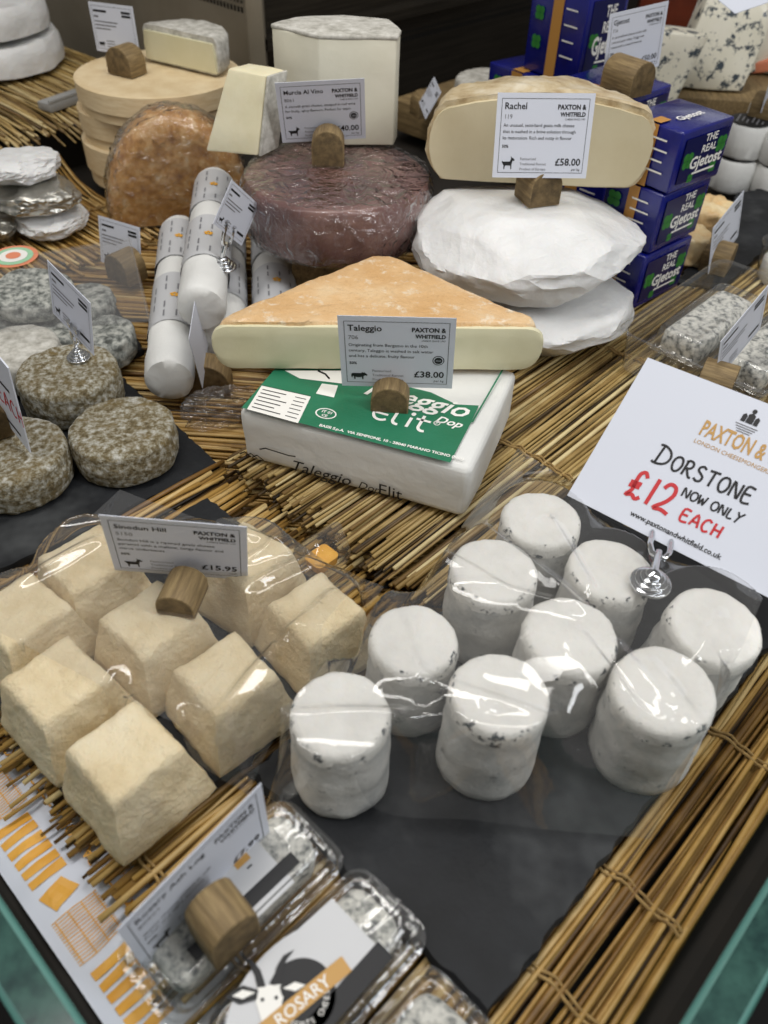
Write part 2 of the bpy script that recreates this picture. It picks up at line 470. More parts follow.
def along(d, px):
    """distance along a panel from the corner at which a point of the panel is seen at column px"""
    lo, hi = 0.0, 3.0
    def col(a):
        q = WC + Vector(d) * a; v = np.array((q.x, q.y, .3)) - np.array([0, 0, CAMH]); return 384 + FPX * (v @ _r) / (v @ _f)
    s = 1 if col(.5) > col(0) else -1
    for _ in range(50):
        mid = (lo + hi) / 2
        if s * (col(mid) - px) < 0: lo = mid
        else: hi = mid
    return lo


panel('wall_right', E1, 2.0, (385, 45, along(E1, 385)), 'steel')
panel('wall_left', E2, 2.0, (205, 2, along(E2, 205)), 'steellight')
m = MB(); m.box((WC.x, WC.y - .006, .205), (.026, .02, .45), R=None)
tag(m.build('trim_corner_post', 'steellight', bevel=(.003, 2)), None, None, kind='structure')
# ledge behind the back panels, at the panels' top
m = MB(); q = [WC + E1 * 0, WC + E1 * 2, WC + E1 * 2 + E2 * 2, WC + E2 * 2]
m.prism([(p.x, p.y) for p in q], .425, .432)
tag(m.build('ceiling_ledge', 'steel', smooth=0), None, None, kind='structure')


def glass(name, p, d, L, label, sgn):
    d = Vector(d); n = Vector((-d.y, d.x, 0)) * sgn            # n points out of the counter
    t = thing(name, label, 'glass screen', (p.x, p.y, -.02), 0, 'front glass screens')
    m = MB(); O = Vector((p.x, p.y, -.02)); T = .021
    def W(a, o, z): q = d * a + n * o; return (q.x, q.y, z)
    z0, z1 = -.22, .0795; A0 = -(Vector((p.x, p.y, 0)) - Vector((APEX.x, APEX.y, 0))).dot(d) + .001
    m.add([W(A0, 0, z0), W(L, 0, z0), W(L, 0, z1), W(A0, 0, z1), W(A0, T, z0), W(L, T, z0), W(L, T, z1), W(A0, T, z1)],
          [(0, 1, 2, 3), (7, 6, 5, 4), (0, 4, 5, 1), (0, 3, 7, 4), (1, 5, 6, 2)], 0)
    m.build('pane', 'teal', t, smooth=0)
    e = MB(); c = .0028
    e.add([W(A0, -.0002, z1 - .002), W(L, -.0002, z1 - .002), W(L, c, z1 + .001), W(A0, c, z1 + .001)], [(0, 1, 2, 3)], 0)
    e.add([W(A0, c, z1 + .001), W(L, c, z1 + .001), W(L, T - c, z1 + .001), W(A0, T - c, z1 + .001)], [(0, 1, 2, 3)], 1)
    e.add([W(A0, T - c, z1 + .001), W(L, T - c, z1 + .001), W(L, T + .0002, z1 - .002), W(A0, T + .0002, z1 - .002)], [(0, 1, 2, 3)], 0)
    e.build('polished_edge', ['tealedge', 'tealtop'], t, smooth=0)
    return t


glass('glass_screen', GR, E1, 1.2, 'green-edged glass pane along the lower right corner of the counter', -1)
glass('glass_screen', GL, E2, 1.2, 'green-edged glass pane along the lower left corner beside the printed paper', 1)


# ------------------------------------------------------------------ straw mats
def straw(name, label, c, ang, L, W, pitch=.0034, r=.0017, z=0.0, layers=2, seed=0, mk='straw', twine=(), jit=.5, bendf=None, ends=.012, wob=.02):
    """a mat of many reeds laid side by side: c centre, ang direction of the reeds, L their length, W the mat's width"""
    rnd = random.Random(seed); u = Vector((math.cos(ang), math.sin(ang), 0)); w = Vector((-u.y, u.x, 0))
    V = []; F = []; T = []
    NS = 6
    for ly in range(layers):
        k = int(W / pitch)
        for i in range(k):
            off = -W / 2 + (i + .5) * pitch + rnd.gauss(0, pitch * jit)
            rr = r * rnd.uniform(.6, 1.35)
            a0 = -L / 2 + rnd.gauss(0, ends); a1 = L / 2 + rnd.gauss(0, ends)
            if rnd.random() < .12: a1 -= L * rnd.uniform(0, .4)
            if rnd.random() < .08: a0 += L * rnd.uniform(0, .3)
            skew = rnd.gauss(0, wob); zz = z - ly * r * 1.7 + min(rnd.gauss(0, r * .6), r * .9) - rr
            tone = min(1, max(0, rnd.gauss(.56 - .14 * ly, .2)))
            sway = rnd.gauss(0, .0022); ph = rnd.uniform(0, 6)
            base = len(V); NR = 7
            for j in range(NR):
                s = j / (NR - 1); a = a0 + (a1 - a0) * s
                q = Vector(c) + u * a + w * (off + skew * (a) + sway * math.sin(ph + s * 5))
                q.z = zz + .0012 * math.sin(ph * 2 + s * 6)
                if bendf: q = bendf(q)
                for g in range(NS):
                    h = 2 * PI * g / NS
                    V.append((q.x + w.x * math.cos(h) * rr, q.y + w.y * math.cos(h) * rr, q.z + math.sin(h) * rr)); T.append(tone)
            for j in range(NR - 1):
                for g in range(NS):
                    F.append((base + j * NS + g, base + j * NS + (g + 1) % NS, base + (j + 1) * NS + (g + 1) % NS, base + (j + 1) * NS + g))
            F.append(tuple(base + g for g in range(NS - 1, -1, -1))); F.append(tuple(base + (NR - 1) * NS + g for g in range(NS)))
    me = bpy.data.meshes.new(name); me.from_pydata([tuple(Vector(p) - Vector(c)) for p in V], [], F)
    at = me.attributes.new('tone', 'FLOAT', 'POINT'); at.data.foreach_set('value', T)
    me.materials.append(M[mk]); me.shade_smooth()
    t = thing(name, label, 'straw mat', c)
    o = bpy.data.objects.new('reeds', me); COL.objects.link(o); o.parent = t
    for s in twine:
        m = MB(); pts = []
        n = int(W / .003)
        for i in range(n + 1):
            off = -W / 2 + W * i / n
            q = u * (s * L / 2 + .0012 * math.sin(i * .7) + .003 * math.sin(i * .13)) + w * off
            q = Vector(c) + q; q.z = z + .0012 + .0012 * math.sin(i * 1.1)
            if bendf: q = bendf(q)
            pts.append(q - Vector(c))
        m.tube(pts, .0011, 6)
        m.tube([p + u * .0035 + Vector((0, 0, .0006 * math.sin(k * 1.7))) for k, p in enumerate(pts)], .0010, 6)
        m.build('twine', 'twine', t)
    return t


# base layer across the counter, then the mats that lie on it
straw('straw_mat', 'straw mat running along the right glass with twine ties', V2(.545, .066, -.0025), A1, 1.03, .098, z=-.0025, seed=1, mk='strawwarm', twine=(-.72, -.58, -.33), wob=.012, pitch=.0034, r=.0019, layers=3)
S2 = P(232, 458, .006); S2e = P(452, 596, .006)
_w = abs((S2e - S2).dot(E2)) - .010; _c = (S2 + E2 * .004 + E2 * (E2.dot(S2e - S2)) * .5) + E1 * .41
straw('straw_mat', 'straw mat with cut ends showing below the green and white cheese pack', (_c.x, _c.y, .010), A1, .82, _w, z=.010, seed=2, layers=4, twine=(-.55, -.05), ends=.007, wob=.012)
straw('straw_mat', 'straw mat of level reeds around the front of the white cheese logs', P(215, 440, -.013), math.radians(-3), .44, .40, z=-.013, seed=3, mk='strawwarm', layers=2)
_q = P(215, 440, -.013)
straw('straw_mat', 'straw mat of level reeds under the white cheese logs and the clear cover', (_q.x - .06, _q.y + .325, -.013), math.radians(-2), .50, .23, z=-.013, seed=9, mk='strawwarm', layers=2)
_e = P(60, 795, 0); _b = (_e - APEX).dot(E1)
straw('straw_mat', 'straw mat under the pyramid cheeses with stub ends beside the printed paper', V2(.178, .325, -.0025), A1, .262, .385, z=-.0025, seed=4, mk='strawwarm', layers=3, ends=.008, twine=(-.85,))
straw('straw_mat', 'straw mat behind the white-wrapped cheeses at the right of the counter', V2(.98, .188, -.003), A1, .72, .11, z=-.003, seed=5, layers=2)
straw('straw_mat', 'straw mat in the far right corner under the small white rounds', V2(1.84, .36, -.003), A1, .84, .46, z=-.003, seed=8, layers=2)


# raised tier at the back left and the mat that folds over its edge
TE = P(52, 122, .055)                                         # a point on the tier's edge, which runs along E1


def fold(q):
    s = (q - TE).dot(E2)                                        # behind the edge: up on the tier; in front: falling
    z = q.z
    if s > 0: return Vector((q.x, q.y, z + .055))
    d = -s
    if d < .11: return Vector((q.x, q.y, z + .055 - d * .5))
    return Vector((q.x, q.y, z))


m = MB(); a = TE + E2 * .015
m.prism([(a + E1 * -.35)[:2], (a + E1 * .13)[:2], (a + E1 * .13 + E2 * .6)[:2], (a - E1 * .35 + E2 * .6)[:2]], -.02, .044)
tag(m.build('floor_upper_tier', 'deck'), None, None, kind='structure')
straw('straw_mat', 'straw mat falling from the upper tier beside the foil packets', TE + E2 * -.175 + E1 * -.145 + Vector((0, 0, -.055)), A1 + PI / 2, .24, .24, z=.0, seed=6, layers=2, bendf=fold, twine=(-.1,), mk='strawwarm')
straw('straw_mat', 'straw mat lying flat on the upper tier below the two white wheels', TE + E2 * .212 + E1 * -.02 + Vector((0, 0, -.055)), A1 + PI / 2, .455, .46, z=.001, seed=7, layers=2, bendf=fold)


# ------------------------------------------------------------------ slates
def slate(label, pts, th=.007, z=0.0, seed=0, name='slate_board'):
    """rough-edged slate slab; pts its corners in order"""
    c = sum((Vector(p) for p in pts), Vector()) / len(pts); rnd = random.Random(seed)
    ring = []
    for i, p in enumerate(pts):
        q = Vector(pts[(i + 1) % len(pts)]); p = Vector(p); n = max(2, int((q - p).length / .006))
        dr = (q - p).normalized(); nr = Vector((-dr.y, dr.x, 0))
        for k in range(n):
            ring.append(p + (q - p) * k / n + nr * rnd.gauss(0, .0009) * (1 if k else 0))
    m = MB(); n = len(ring)
    lo = [(p.x - c.x, p.y - c.y, 0) for p in ring]
    md = [((p.x - c.x) * 1.003, (p.y - c.y) * 1.003, th * rnd.uniform(.35, .6)) for p in ring]
    hi = [((p.x - c.x) * (.988 + rnd.gauss(0, .003)), (p.y - c.y) * (.988 + rnd.gauss(0, .003)), th) for p in ring]
    v = lo + md + hi
    f = [(i, (i + 1) % n, n + (i + 1) % n, n + i) for i in range(n)] + [(n + i, n + (i + 1) % n, 2 * n + (i + 1) % n, 2 * n + i) for i in range(n)]
    f += [tuple(range(2 * n, 3 * n)), tuple(range(n - 1, -1, -1))]
    m.add(v, f)
    o = m.build(name, 'slate', smooth=30); o.location = (c.x, c.y, z)
    return tag(o, label, 'slate')


SZ = .009
_f0 = P(487, 1017, .008); _l0 = P(252, 768, .008)
_lenE2 = (_l0 - _f0).dot(E2)
slate('large black slate under the nine white drum cheeses', [_f0, _f0 + E1 * .42, _f0 + E1 * .42 + E2 * _lenE2, _f0 + E2 * _lenE2], z=.001, seed=1)
_f1 = P(121, 862, .008); _l1 = P(-40, 690, .008)
slate('black slate under the cream pyramid cheeses', [_f1, _f1 + E1 * .22, _f1 + E1 * .22 + E2 * .21, _f1 + E2 * .21], z=.001, seed=2)
slate('black slate under the grey-brown round cheeses', [P(-60, 585, .008), P(70, 525, .008), P(217, 452, .008), P(118, 365, .008), P(-40, 365, .008)], z=-.0115, seed=3)
slate('dark slate under the ashed cheeses inside the clear lid', [P(-30, 420, 0), P(143, 345, 0), P(105, 285, 0), P(-30, 300, 0)], z=-.0115, seed=4)


# ------------------------------------------------------------------ cheeses on the two front slates
def drum():
    t = thing('goat_cheese_drum', None, 'cheese', group='white drum goat cheeses on the large slate')
    R0, R1, Hh = .0295, .0280, .0715
    pr = [(0, 0), (R0 * .9, 0), (R0, .003)] + [(R0 + (R1 - R0) * k / 12 + .0003 * math.sin(k * 1.3), .003 + (Hh - .009) * k / 12) for k in range(1, 13)]
    m = MB(); m.lathe(pr, 56)
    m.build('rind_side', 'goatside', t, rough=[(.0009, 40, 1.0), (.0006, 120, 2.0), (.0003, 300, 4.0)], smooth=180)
    zr = Hh - .006; m = MB()
    m.lathe([(R1 + .0004, zr - .006), (R1 + .0003, zr), (R1 - .0005, zr + .0036), (R1 - .0022, zr + .0054)], 56, 1)
    m.lathe([(R1 - .0022, zr + .0054), (R1 - .0045, zr + .0059)] + [(r * R1, Hh + .0002 * (1 - r)) for r in (.72, .6, .48, .36, .24, .12, 0)], 56)
    m.build('rind_top', ['goat', 'goatrim'], t, rough=[(.0006, 60, 5.0), (.0005, 150, 7.0)], smooth=180)
    return t


DR = [(340, 711, 'front left of the nine, whole side in view', 0, (0, 0), 1.0),
      (414, 637, 'between the front left drum and the cream pyramids', 1, (0, 0), .97),
      (497, 692, 'front middle of the nine, nearest the bare slate', 2, (.02, -.02), 1.02),
      (494, 568, 'behind the left pair and nearest the straw', 3, (0, 0), 1.03),
      (542, 517, 'back of the group, just left of the white price board', 4, (0, 0), 1.0),
      (569, 630, 'centre of the group behind the front middle drum', 5, (.03, 0), 1.04),
      (611, 567, 'back row with the chrome sign clip beside its top', 6, (0, 0), 1.0),
      (669, 681, 'front right of the group, leaning towards the right glass', 7, (-.05, .06), 1.06),
      (709, 614, 'far right of the group under the white price board', 8, (-.04, .10), 1.04)]
proto = None; DRUMS = []
for px, py, lb, k, tl, sc in DR:
    o = proto if proto is None else None
    if proto is None: proto = o = drum()
    else: o = dup(proto)
    q = P(px, py, .0085 + .0715 * sc)
    place(o, (q.x, q.y, .0082), k * 1.37, tl, sc)
    o['label'] = 'white drum goat cheese, ' + lb; o['group'] = 'white drum goat cheeses on the large slate'
    DRUMS.append((q.x, q.y, .0085 + .0715 * sc + .02 * (abs(tl[0]) + abs(tl[1])), .029 * sc))


def pyramid():
    m = MB(); b, t, h = .0335, .0232, .050
    n = 14; v = []; f = []
    # rounded-square loft
    levels = [(0, b * .97), (.002, b)] + [(.002 + (h - .005) * k / 12, b + (t - b) * k / 12) for k in range(1, 13)] + [(h - .001, t - .0018), (h, t - .005)]
    ringn = 4 * n
    def ring(s):
        out = []
        for i in range(ringn):
            a = 2 * PI * i / ringn + PI / 4; c_, s_ = math.cos(a), math.sin(a)
            e = 26.0; k = (abs(c_) ** e + abs(s_) ** e) ** (-1 / e)
            out.append((s * c_ * k, s * s_ * k))
        return out
    for z, s in levels:
        for x, y in ring(s): v.append((x, y, z))
    L = len(levels)
    for j in range(L - 1):
        for i in range(ringn):
            f.append((j * ringn + i, j * ringn + (i + 1) % ringn, (j + 1) * ringn + (i + 1) % ringn, (j + 1) * ringn + i))
    last = (L - 1) * ringn; prev = last
    for q in (.75, .5, .25):
        base = len(v)
        for x, y in ring((t - .005) * q): v.append((x, y, h))
        for i in range(ringn): f.append((prev + i, prev + (i + 1) % ringn, base + (i + 1) % ringn, base + i))
        prev = base
    f.append(tuple(prev + i for i in range(ringn))); f.append(tuple(range(ringn - 1, -1, -1)))
    m.add(v, f)
    return m.build('pyramid_cheese', 'pyr', rough=[(.0016, 28, 3.0), (.0008, 110, 4.0)], smooth=60)


PY = [(124, 748, 'front corner of the slate nearest the camera', 48, 1.0, 0), (55, 677, 'left of the front corner one, with a blue-grey fleck on top', 50, 1.0, 1),
      (225, 671, 'right of the front corner one, beside the drums', 44, .98, 2), (150, 616, 'middle of the slate with the price card standing on it', 50, 1.0, 3),
      (18, 608, 'cut off by the left picture edge', 52, 1.0, 4), (316, 606, 'right end of the slate under the film edge', 43, .98, 5),
      (86, 556, 'back of the slate behind the price card, left one', 46, 1.02, 6), (244, 552, 'back of the slate behind the price card, right one', 55, 1.0, 7)]
pp = None; PYR = []
for px, py, lb, rz, sc, k in PY:
    o = pyramid() if pp is None else pp.copy()
    if pp is None: pp = o
    else: COL.objects.link(o)
    q = P(px, py, .0085 + .050 * sc)
    place(o, (q.x, q.y, .0085), math.radians(rz) + (k % 4) * PI / 2, (0, 0), sc)
    tag(o, 'cream truncated pyramid cheese, ' + lb, 'cheese', 'cream pyramid cheeses on the slate')
    PYR.append((q.x, q.y, .0085 + .050 * sc, .0285 * sc))


# ------------------------------------------------------------------ round grey-brown cheeses on the left slate
def rounddisc(name, R, h, mk, seed, amp=.0014, bulge=.002, sx=1, sy=1):
    pr = [(0, 0), (R * .55, 0), (R * .88, 0), (R * .97, .0025), (R * .995, h * .15)] + [(R + bulge * math.sin(PI * k / 8) - .001, h * (.2 + .6 * k / 8)) for k in range(1, 8)]
    pr += [(R * .995, h * .84), (R * .975, h * .93), (R * .93, h * .982), (R * .85, h), (R * .7, h), (R * .5, h), (R * .3, h), (R * .12, h), (0, h)]
    m = MB(); m.lathe(pr, 72, sx=sx, sy=sy)
    return m.build(name, mk, rough=[(amp, 35, seed), (amp * .5, 130, seed + 3)], smooth=180)


for (px, py, R, h, lb, k) in [(121, 425, .0455, .036, 'speckled grey-brown round cheese standing alone at the front of the left slate', 0),
                              (66, 368, .047, .040, 'grey-brown round cheese carrying the chrome ring clip', 1),
                              (8, 448, .047, .036, 'grey-brown round cheese with a wooden block, cut by the left picture edge', 2)]:
    o = rounddisc('round_cheese', R, h, 'brownrind', k * 2.1 + 1)
    q = P(px, py, h - .004); place(o, (q.x, q.y, -.0043), k * 1.9)
    tag(o, lb, 'cheese', 'grey-brown round cheeses on the left slate')
o = rounddisc('round_cheese', .042, .034, 'greyrind', 9.0); q = P(14, 345, .030); place(o, (q.x, q.y, -.0043)); tag(o, 'pale grey round cheese behind the one with the chrome clip', 'cheese', 'grey-brown round cheeses on the left slate')

# ashed cheeses in the lidded tray
AS = [(28, 278, .044, .020, .040, 'ashed oval cheese lying on top of the pile with a coloured sticker above'),
      (78, 288, .036, .026, .018, 'ashed cheese in the middle of the lidded pile'),
      (104, 322, .032, .030, .006, 'ashed cheese at the right front of the lidded pile'),
      (56, 318, .030, .026, .006, 'ashed cheese at the front of the lidded pile behind the small card'),
      (6, 318, .036, .026, .006, 'ashed cheese at the left bottom of the lidded pile')]
for k, (px, py, R, h, z, lb) in enumerate(AS):
    o = rounddisc('ashed_cheese', R, h, 'ashrind', k * 3.3, amp=.0022, sy=.85)
    q = P(px, py, z + h); place(o, (q.x, q.y, z - .010), k * .9, (.10 if z > .03 else 0, 0)); tag(o, lb, 'cheese', 'ashed cheeses under the clear lid')


# ------------------------------------------------------------------ price cards
COW = [(0, .30), (.04, .42), (.12, .44), (.60, .44), (.68, .52), (.72, .47), (.80, .50), (.86, .44), (.98, .34), (.95, .26), (.84, .28), (.74, .22), (.72, 0), (.66, 0), (.64, .18), (.52, .14), (.34, .14), (.26, .18), (.24, 0), (.18, 0), (.16, .20), (.10, .24), (.06, .12), (.02, .12)]
GOAT = [(0, .40), (.02, .50), (.10, .46), (.56, .46), (.64, .62), (.62, .80), (.70, .70), (.78, .68), (.90, .56), (.86, .50), (.76, .52), (.70, .30), (.70, 0), (.64, 0), (.62, .22), (.26, .22), (.22, .12), (.22, 0), (.15, 0), (.14, .24), (.06, .36)]


def tri_fill(m, poly, X, mi, z):
    """concave outline filled through a temporary bmesh"""
    bm = bmesh.new(); vs = [bm.verts.new((p[0], p[1], 0)) for p in poly]; f = bm.faces.new(vs)
    r = bmesh.ops.triangulate(bm, faces=[f]); bm.verts.index_update()
    v = [tuple(q.co) for q in bm.verts]; fs = [tuple(q.index for q in g.verts) for g in bm.faces]; bm.free()
    m.add([X @ Vector((a, b, z)) for a, b, _ in v], fs, mi)


def ring(m, x, y, r0, r1, X, mi, z, n=24):
    v = []; f = []
    for i in range(n):
        a = 2 * PI * i / n
        v.append(X @ Vector((x + r0 * math.cos(a), y + r0 * math.sin(a), z))); v.append(X @ Vector((x + r1 * math.cos(a), y + r1 * math.sin(a), z)))
    for i in range(n):
        j = (i + 1) % n; f.append((2 * i, 2 * i + 1, 2 * j + 1, 2 * j))
    m.add(v, f, mi)


def disc(m, x, y, r, X, mi, z, n=24):
    m.add([X @ Vector((x + r * math.cos(2 * PI * i / n), y + r * math.sin(2 * PI * i / n), z)) for i in range(n)], [tuple(range(n))], mi)


def card_mesh(X, w, h, title, code, desc, price, beast=None, badge=False, small=('Pasteurised', 'Traditional Rennet', 'Product of Europe'), unit='per kg', tiny='50%', lines=False):
    """printed shop card; X frame with its origin at the middle of the bottom edge"""
    m = MB(); t = .0005
    m.add([X @ Vector(p) for p in [(-w / 2, 0, 0), (w / 2, 0, 0), (w / 2, h, 0), (-w / 2, h, 0), (-w / 2, 0, -t), (w / 2, 0, -t), (w / 2, h, -t), (-w / 2, h, -t)]],
          [(0, 1, 2, 3), (7, 6, 5, 4), (0, 4, 5, 1), (1, 5, 6, 2), (2, 6, 7, 3), (3, 7, 4, 0)], 0)
    z = .00025; a = .05 * w; b = .004 * w
    for x0, y0, x1, y1 in ((-w / 2 + a, a, w / 2 - a, a + b), (-w / 2 + a, h - a - b, w / 2 - a, h - a), (-w / 2 + a, a, -w / 2 + a + b, h - a), (w / 2 - a - b, a, w / 2 - a, h - a)):
        m.flat([(x0, y0, z), (x1, y0, z), (x1, y1, z), (x0, y1, z)], 1, X)
    L = -w / 2 + a + .03 * w; Rr = w / 2 - a - .03 * w; top = h - a
    if lines:
        def bar(x0, x1, y, t_, mi=1): m.flat([(x0, y, z), (x1, y, z), (x1, y + t_, z), (x0, y + t_, z)], mi, X)
        bar(L, L + .30 * w, top - .095 * w, .034 * w); bar(L, L + .10 * w, top - .18 * w, .03 * w, 2)
        for k, e in enumerate((.52, .48, .34)): bar(L, L + e * w, top - (.25 + .055 * k) * w, .018 * w, 2)
        bar(Rr - .22 * w, Rr, a + .08 * w, .042 * w)
        bar(Rr - .2 * w, Rr, top - .085 * w, .036 * w); bar(Rr - .2 * w, Rr, top - .14 * w, .036 * w)
        for k in range(3): bar(L + .2 * w, L + .38 * w, a + (.13 - .045 * k) * w, .014 * w, 2)
        if beast: tri_fill(m, [(L + .01 * w + p[0] * .15 * w, a + .035 * w + p[1] * .16 * w) for p in beast], X, 1, z)
        return m
    m.text(title, (.088 if len(title) < 12 else .074) * w, L, top - .10 * w, 1, X, bold=.012, z=z)
    if code: m.text(code, .06 * w, L, top - .19 * w, 2, X, z=z)
    yy = top - .265 * w
    for s in desc: m.text(s, .045 * w, L, yy, 1, X, z=z); yy -= .06 * w
    if tiny: m.text(tiny, .04 * w, L, yy - .02 * w, 1, X, bold=.02, z=z)
    if price: m.text(price, .098 * w, Rr, a + .075 * w, 1, X, 'r', bold=.016, z=z)
    if unit: m.text(unit, .035 * w, Rr, a + .025 * w, 1, X, 'r', z=z)
    m.text('PAXTON &', .058 * w, Rr, top - .10 * w, 1, X, 'r', bold=.03, z=z, sq=1.1)
    m.text('WHITFIELD', .051 * w, Rr, top - .165 * w, 1, X, 'r', bold=.03, z=z, sq=1.1)
    m.text('CHEESE SINCE 1797', .024 * w, Rr, top - .20 * w, 1, X, 'r', z=z)
    if beast: tri_fill(m, [(L + .01 * w + p[0] * .15 * w, a + .035 * w + p[1] * .16 * w) for p in beast], X, 1, z)
    yy = a + .125 * w
    for s in small: m.text(s, .037 * w, L + .2 * w, yy, 2, X, z=z); yy -= .05 * w
    if badge:
        bx, by = Rr - .055 * w, a + .27 * w
        disc(m, bx, by, .052 * w, X, 1, z); disc(m, bx, by, .044 * w, X, 0, z + .0001); disc(m, bx, by, .036 * w, X, 1, z + .0002)
        m.text('PDO', .022 * w, bx, by - .008 * w, 0, X, 'c', z=z + .0004)
    return m


def wood_block(w, h, d):
    """half-round oak block with its arched end forward (local -y), slot left for the card; arch end is its own grain"""
    m = MB(); n = 14
    arch = [(-w / 2, 0)] + [(-w / 2 * math.cos(PI * i / n), (h - w * .46) + w * .46 * math.sin(PI * i / n)) for i in range(n + 1)] + [(w / 2, 0)]
    k = len(arch); v = [(x, 0, z) for x, z in arch] + [(x, d, z) for x, z in arch]
    m.add(v, [(k + i, k + (i + 1) % k, (i + 1) % k, i) for i in range(k)], 0)
    m.add([(x, 0, z) for x, z in arch], [tuple(range(k))][::1], 1); m.add([(x, d, z) for x, z in arch], [tuple(range(k - 1, -1, -1))], 1)
    return m


def price_sign(label, pose, card_args, bpx, bz, bw, bh, bd, byaw, lift=True, drop=.004):
    """card held in the slot of a wooden block: block front-bottom middle seen at pixel bpx on level bz"""
    p, Xd, Yd, w, h = pose
    q = P(bpx[0], bpx[1], bz)
    t = thing('price_sign', label, 'price sign', (q.x, q.y, bz), 0, 'printed price signs')
    X = frame(Vector(p), Xd, Yd)
    card_mesh(rel(X, (q.x, q.y, bz)), w, h, **card_args).build('card', ['paper', 'ink', 'greyink'], t, smooth=0, merge=False)
    wood_block(bw, bh, bd).build('wooden_block', ['wood', 'woodend'], t, bevel=(.0012, 2), xf=Matrix.Rotation(byaw, 4, 'Z'))
    return t


POSE = {'sinodun': [[-0.1353, 0.359, 0.0572], [0.9937, 0.0384, -0.1052], [0.111, -0.2152, 0.9702], 0.0886, 0.0685], 'taleggio': [[0.007, 0.5504, 0.0826], [0.9989, -0.0341, 0.0321], [-0.0357, -0.1113, 0.9931], 0.091, 0.0703], 'rachel': [[0.1370, 0.779, 0.1691], [0.9997, -0.001, 0.0251], [-0.0243, 0.25, 0.968], 0.0893, 0.0722], 'murcia': [[-0.0785, 0.9012, 0.1537], [0.9935, 0.1018, 0.0516], [-0.0148, -0.3329, 0.9428], 0.0901, 0.0697], 'gjetost': [[0.2764, 1.0613, 0.187], [0.8727, 0.4813, 0.0828], [-0.0907, -0.0069, 0.9959], 0.0841, 0.0685], 'brillat': [[-0.3849, 1.2177, 0.1475], [0.9012, -0.4319, 0.0345], [-0.0103, 0.0583, 0.9982], 0.0755, 0.0584], 'rosary': [[-0.0844, 0.162, 0.026], [0.6208, 0.7827, 0.0443], [0.0181, -0.0708, 0.9973], 0.0876, 0.0677], 'chromeA': [[-0.1628, 0.7535, 0.113], [0.3226, 0.637, -0.7001], [0.3805, 0.59, 0.7122], 0.0555, 0.0444], 'chromeB': [[-0.272, 0.5959, 0.0938], [0.692, -0.7032, -0.1635], [0.1774, -0.0538, 0.9827], 0.0677, 0.0523], 'lid': [[-0.3274, 0.8941, -0.0005], [0.8412, -0.5376, 0.0587], [0.0814, 0.2331, 0.969], 0.0707, 0.0547], 'far': [[0.0345, 1.2268, 0.0849], [0.1712, -0.9798, -0.1037], [0.4768, -0.0097, 0.879], 0.0525, 0.0406], 'rightA': [[0.3982, 0.9227, 0.0291], [0.5876, 0.7714, 0.2443], [-0.2382, -0.1236, 0.9633], 0.08, 0.0619], 'rightB': [[0.329, 0.6573, 0.0565], [0.632, 0.6721, 0.3859], [-0.2718, -0.2741, 0.9225], 0.0768, 0.0594], 'dorstone': [[0.1908, 0.3731, 0.0862], [0.7569, -0.6519, 0.0471], [0.4706, 0.5936, 0.6528], 0.1595, 0.1133]}


def nudge(pose, k):
    """the same card moved along the line of sight and resized with it"""
    p, X, Y, w, h = pose; c = Vector((0, 0, CAMH)); q = c + (Vector(p) - c) * k
    return [q, X, Y, w * k, h * k]


def price_blocks():
    price_sign('printed price sign reading £15.95 on a cream pyramid cheese', POSE['sinodun'],
               dict(title='Sinodun Hill', code='5150', desc=['Sinodun Hill is a ripened goats cheese', 'pyramid with a mellow, tangy flavour and', 'citrus undertones'], price='£15.95', beast=GOAT, unit='each'),
               (176, 617), .0595, .026, .019, .028, math.radians(-8))
    price_sign('printed price sign reading £38.00 in front of the orange wedge', POSE['taleggio'],
               dict(title='Taleggio', code='706', desc=['Originating from Bergamo in the 10th', 'century, Taleggio is washed in salt water', 'and has a delicate, fruity flavour'], price='£38.00', beast=COW, badge=True),
               (389, 416), .066, .031, .027, .022, math.radians(-3))
    price_sign('printed price sign reading £58.00 in front of the ivory half wheel', POSE['rachel'],
               dict(title='Rachel', code='119', desc=['An unusual, semi-hard goats milk cheese', 'that is washed in a brine solution through', 'its maturation. Rich and nutty in flavour'], price='£58.00', beast=GOAT),
               (544, 207), .140, .034, .034, .034, math.radians(20))
    price_sign('printed price sign reading £40.00 on the wine-red wheel', POSE['murcia'],
               dict(title='Murcia Al Vino', code='8061', desc=['A smooth goats cheese, steeped in red wine', 'for fruity, spicy flavours. Perfect for tapas'], price='£40.00', beast=GOAT, badge=True, small=('Pasteurised', 'Rennet', 'Product of Spain')),
               (328, 168), .1385, .034, .037, .026, math.radians(2))
    price_sign('printed price sign reading £50.00 on the blue boxes', POSE['gjetost'],
               dict(title='Gjetost', code='716', desc=['A caramelised cheese made with', 'cow and goat whey. Fudgy and', 'sweet with a smooth texture'], price='£50.00', beast=GOAT),
               (640, 97), .180, .040, .036, .045, math.radians(38))
    price_sign('printed price sign standing on the round wooden box at the upper left', POSE['brillat'],
               dict(title='', code='', desc=[], price='', lines=True, beast=COW),
               (120, 76), .1375, .042, .034, .03, math.radians(-28))


price_blocks()
# ------------------------------------------------------------------ washed-rind wedge and its printed pack
PKZ = .066
pk = [P(238, 432, .035), P(478, 484, .035)]
c0 = P(246, 409, PKZ); c1 = P(466, 467, PKZ); ux = (c1 - c0).normalized(); uy = Vector((-ux.y, ux.x, 0)); PW = (c1 - c0).length; PD = .142


